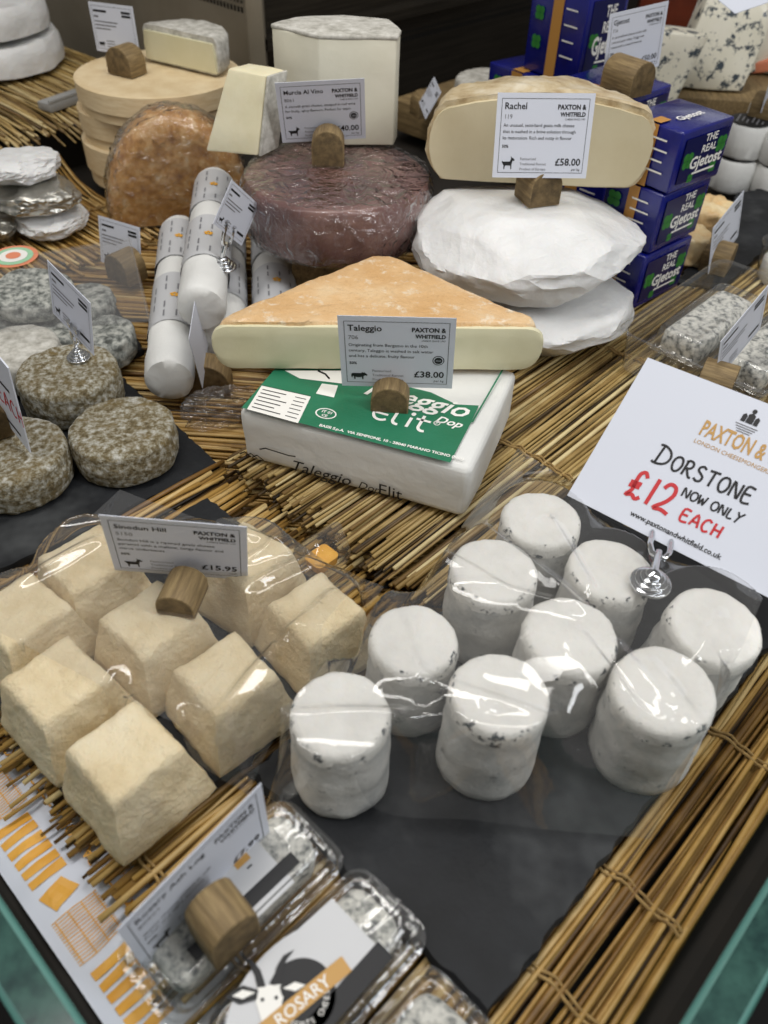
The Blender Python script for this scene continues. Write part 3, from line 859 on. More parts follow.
def build_pack():
    cc = (c0 + c1) / 2 + uy * PD / 2
    t = thing('cheese_pack', 'square cheese pack in white paper with a green printed top', 'cheese pack', (cc.x, cc.y, .0135), 0)
    XF = frame((0, 0, 0), ux, uy)
    m = MB(); Hh = PKZ - .0135
    m.box((0, 0, Hh / 2), (PW + .010, PD + .006, Hh), 0)
    o = m.build('white_wrapper', 'wrap', t, bevel=(.007, 4), sub=3, rough=[(.0018, 16, 4.0), (.0009, 60, 6.0)], smooth=60, xf=XF)
    # printed green panel and lettering on the top
    m = MB(); z = Hh + .0033
    hx = PW / 2; hy = PD / 2
    def uv(px, py):                                       # photo point on the top plane, in the pack's own axes
        q = P(px, py, PKZ + .001) - cc; return Vector((q.dot(ux), q.dot(uy)))
    G = [(-hx - .002, -hy - .0035), (hx - .012, -hy - .0035), (hx - .0115, -hy + .052), (hx - .012, -hy + .076), (hx - .030, -hy + .070), (hx - .055, -hy + .078), (hx - .10, -hy + .078), (-.02, -hy + .083), (-.035, -hy + .080), (-.05, -hy + .12), (-hx - .002, -hy + .12)]
    tri_fill(m, G, Matrix(), 0, z)
    m.flat([(hx - .0115, -hy + .052, z), (hx - .010, -hy + .052, z), (hx - .006, -hy + .15, z), (hx - .0075, -hy + .15, z)], 0)
    zz = z + .0003
    a = uv(258, 388); b = uv(310, 393); 
    # nutrition table
    T0 = uv(247, 412); T1 = uv(298, 426); T2 = uv(311, 399); T3 = uv(262, 388)
    m.flat([(*T0, zz), (*T1, zz), (*T2, zz), (*T3, zz)], 1)
    for k in range(1, 7):
        s = k / 7.0; A = T3.lerp(T0, s); B = T2.lerp(T1, s)
        m.strip([A.lerp(B, .06), A.lerp(B, .62 - .08 * (k % 3))], .0011, 2, None, zz + .0002)
        m.strip([A.lerp(B, .72), A.lerp(B, .94)], .0009, 2, None, zz + .0002)
    for s in (0, 1):
        m.strip([T3.lerp(T0, s), T2.lerp(T1, s)], .0005, 2, None, zz + .0002)
    # white cow-head panel and flags at the back left
    q = [uv(285, 373), uv(342, 373), uv(342, 386), uv(300, 381)]
    m.flat([(*p, zz) for p in q], 1)
    q = [uv(322, 386), uv(338, 388), uv(334, 400), uv(316, 396)]; m.flat([(*p, zz) for p in q], 1)
    for s in (0, .004, .008): 
        e = uv(318, 373 + s * 100); m.strip([e, e + Vector((.008, -.002)), e + Vector((.014, -.007))], .0012, 2, None, zz + .0002)
    # oval mark, script, brand word, maker's line
    e = uv(326, 416)
    for r_, w_ in ((.0085, .0012),):
        m.strip([(e.x + r_ * math.cos(2 * PI * i / 20), e.y + .75 * r_ * math.sin(2 * PI * i / 20)) for i in range(21)], w_, 1, None, zz)
    m.text('IT 01', .0045, e.x, e.y + .0006, 1, None, 'c', z=zz, bold=.03); m.text('CE', .0042, e.x, e.y - .0042, 1, None, 'c', z=zz, bold=.03)
    e0 = uv(364, 396); e1 = uv(475, 423)
    an = math.atan2((e1 - e0).y, (e1 - e0).x)
    m.text('Taleggio', .0285, e0.x - .007, e0.y, 1, None, 'l', shear=.35, bold=.015, z=zz, rot=an)
    e = uv(440, 422); m.text('Dop', .0125, e.x - .004, e.y - .0045, 1, None, 'l', shear=.35, bold=.02, z=zz, rot=an)
    # rounded brand word drawn as strokes: E l i t
    B0 = uv(369, 420); B1 = uv(431, 437); d = (B1 - B0); sc = d.length / 3.3; an2 = math.atan2(d.y, d.x)
    XR = Matrix.Translation((B0.x, B0.y, 0)) @ Matrix.Rotation(an2, 4, 'Z') @ Matrix.Diagonal((sc, sc * 1.15, 1, 1))
    arc = lambda x, y, r, a0, a1, n=14: [(x + r * math.cos(math.radians(a0 + (a1 - a0) * i / n)), y + r * math.sin(math.radians(a0 + (a1 - a0) * i / n))) for i in range(n + 1)]
    m.strip(arc(.5, .5, .45, 45, 315), .15, 1, XR, zz); m.strip([(.1, .5), (.8, .5)], .13, 1, XR, zz)
    m.strip([(1.15, 1.15), (1.15, .3)] + arc(1.4, .3, .25, 180, 290), .16, 1, XR, zz)
    m.strip([(1.95, .75), (1.95, .05)], .16, 1, XR, zz); disc(m, 1.95, 1.02, .12, XR, 1, zz)
    m.strip([(2.5, 1.1), (2.5, .3)] + arc(2.75, .3, .25, 180, 300), .16, 1, XR, zz); m.strip([(2.2, .78), (2.95, .78)], .14, 1, XR, zz)
    ring(m, 3.25, .85, .13, .17, XR, 1, zz); m.text('R', .2, 3.18, .78, 1, XR, z=zz)
    e = uv(317, 431); e2 = uv(468, 467); an3 = math.atan2((e2 - e).y, (e2 - e).x)
    s = 'BASSI S.p.A.  VIA SEMPIONE, 10 - 28040 MARANO TICINO (NO)'
    v, _ = text_geo(s, 1, 0, .03); wd = max(p[0] for p in v)
    m.text(s, (e2 - e).length / wd * .96, e.x, e.y + .0035, 1, None, bold=.03, z=zz, rot=an3)
    # black script on the front side, half cut by the folded bottom edge
    Yf = -PD / 2 - .0056
    XS = Matrix(((1, 0, 0, -.055), (0, 0, -1, Yf), (0, 1, 0, .004), (0, 0, 0, 1)))
    m.text('Taleggio', .0165, 0, .0005, 2, XS, shear=.35, bold=.004); m.text('Elit', .017, .080, .0005, 2, XS, bold=.0)
    m.text('Dop', .011, .062, .001, 2, XS, shear=.35)
    m.strip([(-.028, .0135), (-.022, .0165), (.0, .0155), (.006, .0165)], .0013, 2, XS)
    for k in range(3): m.strip([(-.048 + k * .006, .002), (-.043 + k * .006, .006), (-.037 + k * .006, .002)], .0012, 2, XS)
    m.build('printed_wrapper', ['green', 'white', 'ink'], t, smooth=0, merge=False, xf=XF)
    return t


build_pack()


def wedge():
    """diagonal half of a square washed-rind cheese: long cut face forward"""
    z0 = PKZ + .0035; z1 = z0 + .046
    L = P(213, 372, z0); R = P(537, 374, z0); Tp = P(383, 250, z1)
    A = Vector((L.x, L.y, 0)) + Vector((-.002, .006, 0)); B = Vector((R.x, R.y, 0)) + Vector((.005, .006, 0)); C_ = Vector((Tp.x, Tp.y, 0))
    cc = (A + B) / 2; t = thing('cheese_wedge', 'triangular orange-rinded soft cheese wedge with pale cut face on the pack', 'cheese', (cc.x, cc.y, z0))
    def rnd(poly, r, n=5):
        out = []
        for i, p in enumerate(poly):
            a = poly[i - 1] - p; b = poly[(i + 1) % len(poly)] - p; a.normalize(); b.normalize()
            for k in range(n + 1):
                s = k / n; out.append(p + a * r * (1 - s) ** 2 + b * r * s ** 2)
        return out
    base = rnd([A - cc, B - cc, C_ - cc], .022, 6)
    m = MB(); Hh = z1 - z0
    cen = sum(base, Vector()) / len(base)
    lv = [(0, .965), (.003, .985), (.010, 1.0), (Hh * .5, 1.008), (Hh - .010, 1.0), (Hh - .0045, .988), (Hh - .001, .968), (Hh, .94), (Hh, .8), (Hh + .0004, .6), (Hh, .4), (Hh, .2)]
    v = []; f = []; n = len(base)
    dense = []
    for i in range(n):
        a, b = base[i], base[(i + 1) % n]; k = max(1, int((b - a).length / .006))
        for q in range(k): dense.append(a.lerp(b, q / k))
    n = len(dense); front = min(p.y for p in dense)
    for z, s in lv:
        for p in dense:
            q = cen + (p - cen) * s
            # keep the cut side an upright plane
            if abs(p.y - front) < .02 and (p.y - (A - cc).y) < .004 and s > .93: q.y = p.y + (0.0 if z > .004 else .0005)
            v.append((q.x, q.y, z))
    for j in range(len(lv) - 1):
        for i in range(n): f.append((j * n + i, j * n + (i + 1) % n, (j + 1) * n + (i + 1) % n, (j + 1) * n + i))
    f.append(tuple((len(lv) - 1) * n + i for i in range(n))); f.append(tuple(range(n - 1, -1, -1)))
    m.add(v, f)
    m.build('rind', 'orangerind', t, rough=[(.0018, 30, 2.0), (.0007, 120, 5.0)], smooth=50)
    # the cut face: pale slab just proud of the front, rounded at its ends
    y0 = (A - cc).y; xa, xb = (A - cc).x, (B - cc).x
    fm = MB(); nx = 40; nz = 8; v = []; f = []
    for i in range(nx + 1):
        s = .5 - .5 * math.cos(PI * i / nx); x = xa + .004 + (xb - xa - .008) * s
        e = math.sqrt(1 - (1 - min(1, min(s, 1 - s) * 17)) ** 2)
        lo = .0025 + Hh * .45 * (1 - e); hi = Hh - .0028 - Hh * .28 * (1 - e)
        yb = y0 + ((B - cc).y - y0) * s - .0032 - .0012 * e
        for k in range(nz + 1): v.append((x, yb + (.0012 if k in (0, nz) else 0), lo + (hi - lo) * k / nz))
    for i in range(nx):
        for k in range(nz):
            a = i * (nz + 1) + k; f.append((a, a + nz + 1, a + nz + 2, a + 1))
    k0 = len(v); v += [(p[0], p[1] + .006, p[2]) for p in v]
    per = [i * (nz + 1) for i in range(nx + 1)] + [nx * (nz + 1) + k for k in range(1, nz + 1)] + [i * (nz + 1) + nz for i in range(nx - 1, -1, -1)] + [k for k in range(nz - 1, 0, -1)]
    for i in range(len(per)):
        a, b = per[i], per[(i + 1) % len(per)]; f.append((b, a, a + k0, b + k0))
    fm.add(v, f); fm.build('cut_face', 'yellowpaste', t, rough=(.0006, 40, 3.0), smooth=40)
    return t


wedge()


# ------------------------------------------------------------------ white-wrapped cheeses and the ivory half wheel on them
def parcel(name, label, c, rx, ry, h, seed, mk, rz=0.0, fold_amp=.012, group=None, cat='wrapped cheese', ex=.55):
    """a squashed drum in loosely folded paper"""
    bm = bmesh.new(); bmesh.ops.create_icosphere(bm, subdivisions=5, radius=1)
    rs = random.Random(seed)
    planes = []
    for _ in range(20):
        a = rs.uniform(0, 2 * PI); e = rs.uniform(-.5, .9); d = Vector((math.cos(a) * math.cos(e), math.sin(a) * math.cos(e), math.sin(e)))
        planes.append((d, rs.uniform(.76, .94)))
    for v in bm.verts:
        p = v.co.copy()
        rr = math.hypot(p.x, p.y); a = math.atan2(p.y, p.x)
        q = Vector((math.copysign(abs(p.x) ** ex, p.x), math.copysign(abs(p.y) ** ex, p.y), math.copysign(abs(p.z) ** .5, p.z)))
        n_ = (abs(rr) ** 4.2 + abs(p.z) ** 4.2) ** (1 / 4.2); p = p / n_
        for d, k in planes:
            s = p.dot(d) / 1.12 - k
            if s > 0: p -= d * s * 1.05
        cr = mnoise.ridged_multi_fractal(Vector((p.x * 1.9 + seed, p.y * 1.9, p.z * 1.3)), 1.0, 2.1, 4, 1.0, 2.0)
        p += p.normalized() * (cr - 1.0) * fold_amp * 3
        v.co = Vector((p.x * rx, p.y * ry, max(0, h / 2 + p.z * h / 2)))
    me = bpy.data.meshes.new(name); bm.to_mesh(me); bm.free(); me.materials.append(M[mk]); me.shade_smooth()
    me.set_sharp_from_angle(angle=math.radians(20))
    o = bpy.data.objects.new(name, me); COL.objects.link(o); o.location = c; o.rotation_euler = (0, 0, rz)
    return tag(o, label, cat, group)


q = P(532, 236, .112); UPC = Vector((q.x + .001, q.y + .012, 0))
parcel('wrapped_cheese', 'big white paper-wrapped cheese directly under the ivory half wheel', (UPC.x - .003, UPC.y, .0695), .1165, .103, .0695, 3, 'wax', .2, group='white paper-wrapped cheeses')
parcel('wrapped_cheese', 'lower white paper-wrapped cheese resting on the straw', (UPC.x + .010, UPC.y - .012, .0145), .106, .104, .0545, 8, 'wax', .9, group='white paper-wrapped cheeses')


def half_wheel(label, c, R, h, rz, z):
    t = thing('half_wheel_cheese', label, 'cheese', (c.x, c.y, z), rz)
    # rounded rim profile from the bottom middle up to the top middle
    pr = [(0, 0), (R * .5, 0), (R * .80, .001)] + [(R * .80 + R * .20 * math.sin(a), h * .47 - h * .47 * math.cos(a)) for a in [PI * .5 * k / 6 for k in range(1, 7)]]
    pr += [(R * .80 + R * .20 * math.cos(a), h * .47 + h * .40 * math.sin(a)) for a in [PI * .5 * k / 6 for k in range(1, 7)]]
    pr += [(R * .62, h * .93), (R * .4, h * .975), (R * .2, h * .995), (0, h)]
    m = MB(); m.lathe(pr, 48, a0=0, a1=PI); _o = [(r_, 0, z_) for r_, z_ in pr] + [(-r_, 0, z_) for r_, z_ in pr[-2:0:-1]]; m.add(_o, [tuple(range(len(_o)))]); m.build('rind', 'crustrind', t, rough=[(.0035, 30, 7.0), (.0016, 90, 4.0)], smooth=70)
    m = MB(); s = .972
    face = [(r * s, .0022 + zz * (1 - .005 / h) * .972) for r, zz in pr]
    poly = face + [(-r, zz) for r, zz in face[-2:0:-1]]
    v = [(x, -.0042, zz) for x, zz in poly] + [(x, .004, zz) for x, zz in poly]; n = len(poly)
    m.add(v, [tuple(range(n))] + [(i, n + i, n + (i + 1) % n, (i + 1) % n) for i in range(n)] + [tuple(range(2 * n - 1, n - 1, -1))])
    m.build('cut_face', 'halfpaste', t, smooth=30)
    m = MB()
    pts = [(-r, zz) for r, zz in pr[::-1]][:-1] + [(r, zz) for r, zz in pr]
    return t


q = P(541, 190, .146)
half_wheel('ivory half wheel cheese with pale crusty rind behind the £58.00 sign', Vector((q.x - .003, q.y + .030, 0)), .114, .088, math.radians(-1.5), .1395)

# ------------------------------------------------------------------ wine-red wheel, white cheese pieces
WHZ = .1385
q = P(340, 178, WHZ); WX, WY, WR = q.x - .004, q.y + .015, .0985
m = MB(); m.prism([(-.05, -.05), (.05, -.05), (.05, .05), (-.05, .05)], 0, .0745)
o = m.build('display_riser', 'wood', bevel=(.003, 2)); o.location = (WX, WY + .02, .0); tag(o, 'wooden riser block under the wine-red wheel', 'riser')
t = thing('wheel_cheese', 'wine-red wrapped wheel cheese carrying the white cut block', 'cheese', (WX, WY, .0755))
hh = WHZ - .0755
m = MB(); m.lathe([(0, 0), (WR * .9, 0), (WR * .985, .006), (WR, .018), (WR + .0015, hh * .5), (WR, hh - .014), (WR * .985, hh - .005), (WR * .95, hh - .001), (WR * .7, hh), (WR * .4, hh), (0, hh)], 72)
m.build('rind', 'purple', t, rough=[(.0018, 20, 3.0), (.0008, 70, 1.0)], smooth=60)
m = MB(); m.lathe([(WR * .98, .003), (WR + .004, .012), (WR + .005, hh * .5), (WR + .004, hh - .010), (WR * .985, hh + .0015), (WR * .6, hh + .003), (0, hh + .003)], 72)
m.build('cling_wrap', 'cling', t, rough=[(.0022, 60, 3.0), (.0012, 150, 9.0)], smooth=30)

# white cut block: two cut faces meet at the front edge
C0 = P(319, 158, WHZ)
t = thing('cut_cheese', 'tall white cut cheese block behind the £40.00 sign', 'cheese', (C0.x, C0.y + .028, WHZ + .0035))
hz = .108
def blockpoly(s=1.0): return [(0, 0), (.080 * s, .006), (.084 * s, .030), (.070 * s, .075), (.02, .085), (-.030 * s, .070), (-.052 * s, .036)]
m = MB(); m.prism(blockpoly(), 0, hz - .003)
m.build('paste', 'whitepaste', t, bevel=(.002, 2), sub=2, rough=(.0008, 40, 2.0), smooth=40)
m = MB(); m.prism([(x * 1.01, y * 1.01 - .0006) for x, y in blockpoly()], hz - .004, hz)
m.build('top_rind', 'greyrind', t, bevel=(.0015, 2), sub=2, rough=(.0012, 50, 6.0), smooth=50)

# leaning cream slice
t = thing('cheese_slice', 'pale cream cheese slice leaning at the left of the £40.00 sign', 'cheese', tuple(P(240, 158, WHZ) + Vector((0, .0, .004))), math.radians(-8))
m = MB()
sl = [(-.038, 0), (.020, 0), (.030, .074), (-.010, .078)]
v = [(x, 0 + y * .25, y) for x, y in sl] + [(x + .012, .030 + y * .25, y * .98) for x, y in sl]
m.add(v, [(0, 1, 2, 3), (7, 6, 5, 4), (0, 4, 5, 1), (1, 5, 6, 2), (2, 6, 7, 3), (3, 7, 4, 0)])
m.build('paste', 'cream', t, bevel=(.002, 2), sub=2, rough=(.0008, 40, 1.0), smooth=40)
m = MB(); a = [Vector(v[1]), Vector(v[2]), Vector(v[6]), Vector(v[5])]
nrm = (a[1] - a[0]).cross(a[2] - a[0]).normalized()
if nrm.x < 0: nrm = -nrm
m.add([p + nrm * .0005 for p in a] + [p + nrm * .004 for p in a], [(4, 5, 6, 7), (0, 1, 5, 4), (1, 2, 6, 5), (2, 3, 7, 6), (3, 0, 4, 7), (3, 2, 1, 0)])
m.build('rind', 'greyrind', t, bevel=(.001, 2), smooth=40)


# ------------------------------------------------------------------ blue boxes
def blue_box(label, c, rz, W=.094, D=.11, Hh=.0635, tilt=(0, 0), text=True, upright=False, band=True):
    """printed blue cheese carton: origin at its near bottom corner, +x along the lettered face, +y back"""
    t = thing('cheese_box', label, 'cheese box', c, rz, 'blue printed cheese boxes'); t.rotation_euler = (tilt[0], tilt[1], rz)
    m = MB(); m.box((W / 2, D / 2, Hh / 2), (W, D, Hh)); m.build('carton', 'blue', t, bevel=(.003, 3), sub=1, rough=(.0008, 40, 3.0), smooth=50)
    m = MB(); z = .0012
    XF = Matrix(((1, 0, 0, 0), (0, 0, -1, -z), (0, 1, 0, 0), (0, 0, 0, 1)))          # front face
    XS = Matrix(((0, 0, -1, -z), (-1, 0, 0, D), (0, 1, 0, 0), (0, 0, 0, 1)))          # left side face
    XT = Matrix(((1, 0, 0, 0), (0, 1, 0, 0), (0, 0, 1, Hh + z), (0, 0, 0, 1)))
    m.flat([(.008, .008, 0), (W - .008, .008, 0), (W - .008, Hh - .008, 0), (.008, Hh - .008, 0)], 1, XF)
    q = Hh / .0635
    m.text('THE', .011, W * .58, Hh * .74, 0, XF, 'c', bold=.02, z=.0003, sq=q); m.text('REAL', .011, W * .58, Hh * .57, 0, XF, 'c', bold=.02, z=.0003, sq=q)
    m.text('Gjetost', .0175, W * .58, Hh * .34, 0, XF, 'c', bold=.03, z=.0003, sq=q)
    m.strip([(W * .36, Hh * .25), (W * .80, Hh * .25)], .0022, 0, XF, .0003)
    for x, y, r in ((.018, Hh * .5, .009), (W - .015, Hh * .62, .009), (W - .02, Hh * .25, .006), (.03, Hh * .18, .005)):
        for k in range(4):
            a = PI / 4 + k * PI / 2; disc(m, x + r * .55 * math.cos(a), y + r * .55 * math.sin(a), r * .5, XF, 2, .0002, 12)
    # left side: small print rows, tan band
    for k in range(4): m.strip([(D - .035, Hh * (.80 - .17 * k)), (D - .035 + .020 + .003 * (k % 2), Hh * (.80 - .17 * k))], .0018, 0, XS, .0003)
    if band:
        m.flat([(D * .42, 0, .0002), (D * .60, 0, .0002), (D * .60, Hh, .0002), (D * .42, Hh, .0002)], 3, XS)
        m.flat([(0, D * .40, .0002), (W * .2, D * .40, .0002), (W * .2, D * .58, .0002), (0, D * .58, .0002)], 3, XT)
    for x, y, r in ((D * .2, Hh * .68, .009), (D * .2, Hh * .36, .009)):
        for k in range(4):
            a = PI / 4 + k * PI / 2; disc(m, x + r * .55 * math.cos(a), y + r * .55 * math.sin(a), r * .5, XS, 2, .0002, 12)
    m.text('Gjetost', .013, W * .5, D * .3, 0, XT, 'c', bold=.02, z=.0003)
    m.build('print', ['white', 'navy', 'leaf', 'tan'], t, smooth=0, merge=False)
    return t


B3 = P(631, 311, .0135); b3r = P(678, 287, .0135); bang = math.atan2((b3r - B3).y, (b3r - B3).x)
BW = (b3r - B3).length
blue_box('bottom box of the three stacked blue boxes', (B3.x, B3.y, .0135), bang, W=BW, D=.07)
blue_box('middle box of the three stacked blue boxes', (B3.x + .004, B3.y + .004, .0785), bang + .02, W=BW, D=.07)
blue_box('top box of the three stacked blue boxes', (B3.x + .006, B3.y + .002, .1435), bang - .03, W=BW * .96, D=.07, Hh=.060)
_q = P(575, 88, .142)
blue_box('blue box standing upright at the back behind the ivory half wheel', (_q.x, _q.y, .1425), bang - .06, W=.075, D=.10, Hh=.105)
blue_box('blue box underneath the upright one, only its corner in view', (_q.x - .034, _q.y + .022, .0775), bang - .06, W=.10, D=.115)
m = MB(); m.box((.05, .0575, .032), (.09, .10, .064)); o = m.build('display_riser', 'wood', bevel=(.003, 2)); o.location = (_q.x - .034, _q.y + .022, .0125); o.rotation_euler = (0, 0, bang - .06); tag(o, 'wooden riser block under the upright blue box', 'riser')
_q = P(640, 97, .180)
blue_box('blue box under the £50.00 sign', (_q.x - .02, _q.y - .012, .115), bang + .05, W=.10, D=.10, Hh=.064)
blue_box('blue box second from the top under the £50.00 sign', (_q.x - .02, _q.y - .012, .050), bang + .05, W=.10, D=.10, Hh=.064)
m = MB(); m.box((0, 0, .018), (.11, .11, .036)); o = m.build('display_riser', 'wood', bevel=(.003, 2)); o.location = (_q.x + .0, _q.y + .06, .0125); o.rotation_euler = (0, 0, bang); tag(o, 'wooden riser block under the blue boxes at the back', 'riser')

# ------------------------------------------------------------------ back left: wheels, wooden boxes, rusty half wheel
for k, (z, dx, lb) in enumerate(((.0605, 0, 'lower white paper-wrapped wheel at the upper left corner'), (.1115, -.012, 'upper white paper-wrapped wheel at the upper left corner'))):
    q = P(-22, 36, .10); R = .128
    m = MB(); h = .046
    m.lathe([(0, 0), (R * .9, 0), (R, .004), (R * 1.005, h * .4), (R * .985, h * .85), (R * .95, h), (R * .6, h + .001), (0, h + .001)], 60)
    o = m.build('wrapped_round', 'wax', rough=[(.004, 12, k + 1.0), (.0016, 40, k + 4.0)], smooth=30); o.location = (q.x + dx, q.y, z)
    tag(o, lb, 'wrapped cheese', 'white wheels in the upper left corner')

BXZ = .1365
q = P(158, 72, BXZ); BX, BY = q.x, q.y; BR = .106


def round_box(label, c, R, h, z):
    t = thing('round_wooden_box', label, 'cheese box', (c[0], c[1], z), 0, 'round wooden cheese boxes')
    m = MB(); m.lathe([(0, .003), (R - .003, .003), (R - .003, 0), (R, 0), (R, h * .5), (R - .0015, h * .5)], 64); m.build('tray', 'limewood', t, smooth=30)
    m = MB(); m.lathe([(R + .0012, h * .35), (R + .0035, h * .35), (R + .0035, h), (R + .001, h + .001), (R - .006, h), (0, h)], 64); m.build('lid', 'limewood', t, smooth=30)
    return t


round_box('large round pale wooden box with the price sign on its lid', (BX, BY), BR, .036, BXZ - .0365)
round_box('smaller round wooden box second in the stack', (BX - .028, BY - .002), .083, .040, BXZ - .0775)
round_box('round wooden box at the bottom of the stack on the straw', (BX - .026, BY - .004), .087, .053, .006)
# cut half cheese on the lid
q = P(205, 73, BXZ)
t = thing('half_wheel_cheese', 'small bloomy half cheese with yellow cut side on the wooden box lid', 'cheese', (q.x - .032, q.y + .012, BXZ + .002), math.radians(-30))
m = MB(); R = .064; h = .044
pr = [(0, 0), (R * .9, 0), (R, .006), (R * 1.01, h * .5), (R, h - .006), (R * .93, h), (R * .5, h + .001), (0, h + .001)]
m.lathe(pr, 40, a0=0, a1=PI); _o = [(r_, 0, z_) for r_, z_ in pr] + [(-r_, 0, z_) for r_, z_ in pr[-2:0:-1]]; m.add(_o, [tuple(range(len(_o)))]); m.build('rind', 'greyrind', t, rough=[(.002, 35, 3.0)], smooth=60)
m = MB(); poly = [(-R * .96, .003), (R * .96, .003), (R * .97, h * .5), (R * .93, h - .006), (-R * .93, h - .006), (-R * .97, h * .5)]
n = len(poly); m.add([(x, -.0035, z) for x, z in poly] + [(x, .004, z) for x, z in poly], [tuple(range(n))] + [(i, n + i, n + (i + 1) % n, (i + 1) % n) for i in range(n)])
m.build('cut_face', 'yellowpaste', t, smooth=30)

# rusty half wheel in film standing in front of the boxes
q = P(176, 222, .004)
t = thing('half_wheel_cheese', 'rusty brown half wheel standing on edge in crinkled film', 'cheese', (q.x + .012, q.y - .002, .003), math.radians(15))
R = .108; th_ = .062
m = MB(); pr = []
n = 40; v = []; f = []
prof = [(-.5, .80), (-.46, .90), (-.36, .975), (-.2, 1.0), (0, 1.005), (.2, 1.0), (.36, .975), (.46, .90), (.5, .80)]
for i in range(n + 1):
    a = PI * i / n
    for s, k in prof: v.append((R * .86 * k * math.cos(a), s * th_ + .03, R * 1.22 * k * math.sin(a) ** .9))
kk = len(prof)
for i in range(n):
    for j in range(kk - 1): f.append((i * kk + j, i * kk + j + 1, (i + 1) * kk + j + 1, (i + 1) * kk + j))
f.append(tuple(i * kk for i in range(n + 1))); f.append(tuple(i * kk + kk - 1 for i in range(n, -1, -1)))
m.add(v, f)
m.build('rind', 'rust', t, sub=0, rough=[(.003, 25, 2.0), (.0012, 80, 5.0)], smooth=60)
m2 = MB(); m2.v = [(x * 1.03, (y - .03) * 1.1 + .03, z * 1.03 + .0005) for x, y, z in v]; m2.f = list(f); m2.m = [0] * len(f)
m2.build('cling_wrap', 'cling', t, sub=1, rough=[(.003, 60, 8.0), (.0018, 140, 3.0)], smooth=25)

# grey ticket rail lying in the straw edge
a = P(46, 112, .055); b = P(86, 98, .055)
m = MB(); d = (b - a).normalized()
m.box((.11, 0, .006), (.08, .028, .012), 0); m.box((.11, -.012, .014), (.08, .004, .006), 0)
o = m.build('ticket_rail', 'greyplastic', bevel=(.0015, 2)); o.location = tuple(b - d * .15 + Vector((0, 0, .001))); o.rotation_euler = (0, 0, math.atan2(d.y, d.x)); tag(o, 'grey plastic ticket rail end lying on the straw at the upper left', 'rail')

# foil and film packets
for k, (px, py, rx, ry, h, z, mk, lb) in enumerate([(34, 190, .055, .045, .034, .034, 'foil', 'crinkled silver foil packet on top of the pile at the left edge'),
                                                   (16, 162, .050, .042, .030, .069, 'wax', 'white film-wrapped packet at the back of the foil pile'),
                                                   (52, 215, .050, .040, .028, .004, 'wax', 'white packet under the silver foil packet'),
                                                   (-16, 222, .046, .045, .030, .004, 'foil', 'grey wrapped packet cut by the left picture edge')]):
    q = P(px, py, z + h * .6)
    parcel('cheese_packet', lb, (q.x, q.y, z), rx, ry, h, 20 + k, mk, k * .7, fold_amp=.03, group='wrapped packets at the left edge', cat='cheese packet')


# ------------------------------------------------------------------ white logs at the left of the wedge
def log_cheese(label, a, b, r, z, seed):
    a = Vector((a.x, a.y, z + r)); b = Vector((b.x, b.y, z + r)); d = (b - a); L = d.length
    t = thing('cheese_log', label, 'cheese log', tuple(a), 0, 'white wrapped cheese logs'); t.rotation_euler = d.to_track_quat('X', 'Z').to_euler()
    m = MB(); pr = [(0, 0), (r * .6, .0005), (r * .93, .002), (r, .007)] + [(r * (1 + .008 * math.sin(i * 2.1)), .013 + (L - .026) * i / 16) for i in range(1, 17)] + [(r * .86, L - .004), (r * .5, L), (0, L)]
    m.lathe(pr, 32); m.v = [(z_, x, y) for x, y, z_ in m.v]
    m.build('wrapper', 'wrap', t, rough=[(.0014, 30, seed), (.0006, 90, seed + 1)], smooth=60)
    for s0, s1 in ((.22, .52), (.64, .93)):
        e = MB(); e.lathe([(r + .0012, L * s0), (r + .0012, L * s1)], 32, a0=-.3 * PI, a1=1.3 * PI); e.v = [(z_, x, y) for x, y, z_ in e.v]
        for k in range(6):
            aa = PI * (.1 + .16 * k)
            for w_ in range(5):
                x0 = L * (s0 + (s1 - s0) * (.08 + .18 * w_)); x1 = x0 + L * (s1 - s0) * .12
                if (k * 5 + w_) % 7 in (2, 5): continue
                e.add([(x0, (r + .0016) * math.cos(aa), (r + .0016) * math.sin(aa)), (x1, (r + .0016) * math.cos(aa), (r + .0016) * math.sin(aa)), (x1, (r + .0016) * math.cos(aa + .07), (r + .0016) * math.sin(aa + .07)), (x0, (r + .0016) * math.cos(aa + .07), (r + .0016) * math.sin(aa + .07))], [(0, 1, 2, 3)], 1)
        xm = L * (s0 + s1) / 2; aa = PI * .55
        for q in range(5):
            g = 2 * PI * q / 5
            cx_, cy_ = .0028 * math.cos(g), .0028 * math.sin(g)
            pts = []
            for h_ in range(8):
                uu, vv = cx_ + .0018 * math.cos(h_ * PI / 4), cy_ + .0018 * math.sin(h_ * PI / 4); al = aa + vv / r
                pts.append((xm + uu, (r + .0019) * math.cos(al), (r + .0019) * math.sin(al)))
            e.add(pts, [tuple(range(8))], 2)
        e.build('label_band', ['labelgrey', 'greyink', 'yellow'], t, smooth=40, merge=False)
    return t


LR = .0236
LA0, LA1 = P(170, 385, .02), P(181, 232, .02)
LC0, LC1 = P(278, 352, .02), P(271, 236, .02)
log_cheese('white wrapped cheese log at the left of the stacked three', LA0, LA1, LR, .0, 1)
log_cheese('white wrapped cheese log at the right, next to the orange wedge', LC0, LC1, LR, .0, 2)
mid0 = P(224, 345, .02); mid1 = P(226, 230, .02)
log_cheese('white wrapped cheese log lying on top of the other two', P(204, 326, .05), P(217, 196, .05), LR, .0435, 3)
log_cheese('white wrapped cheese log underneath the top one', mid0, mid1, LR, .0, 4)


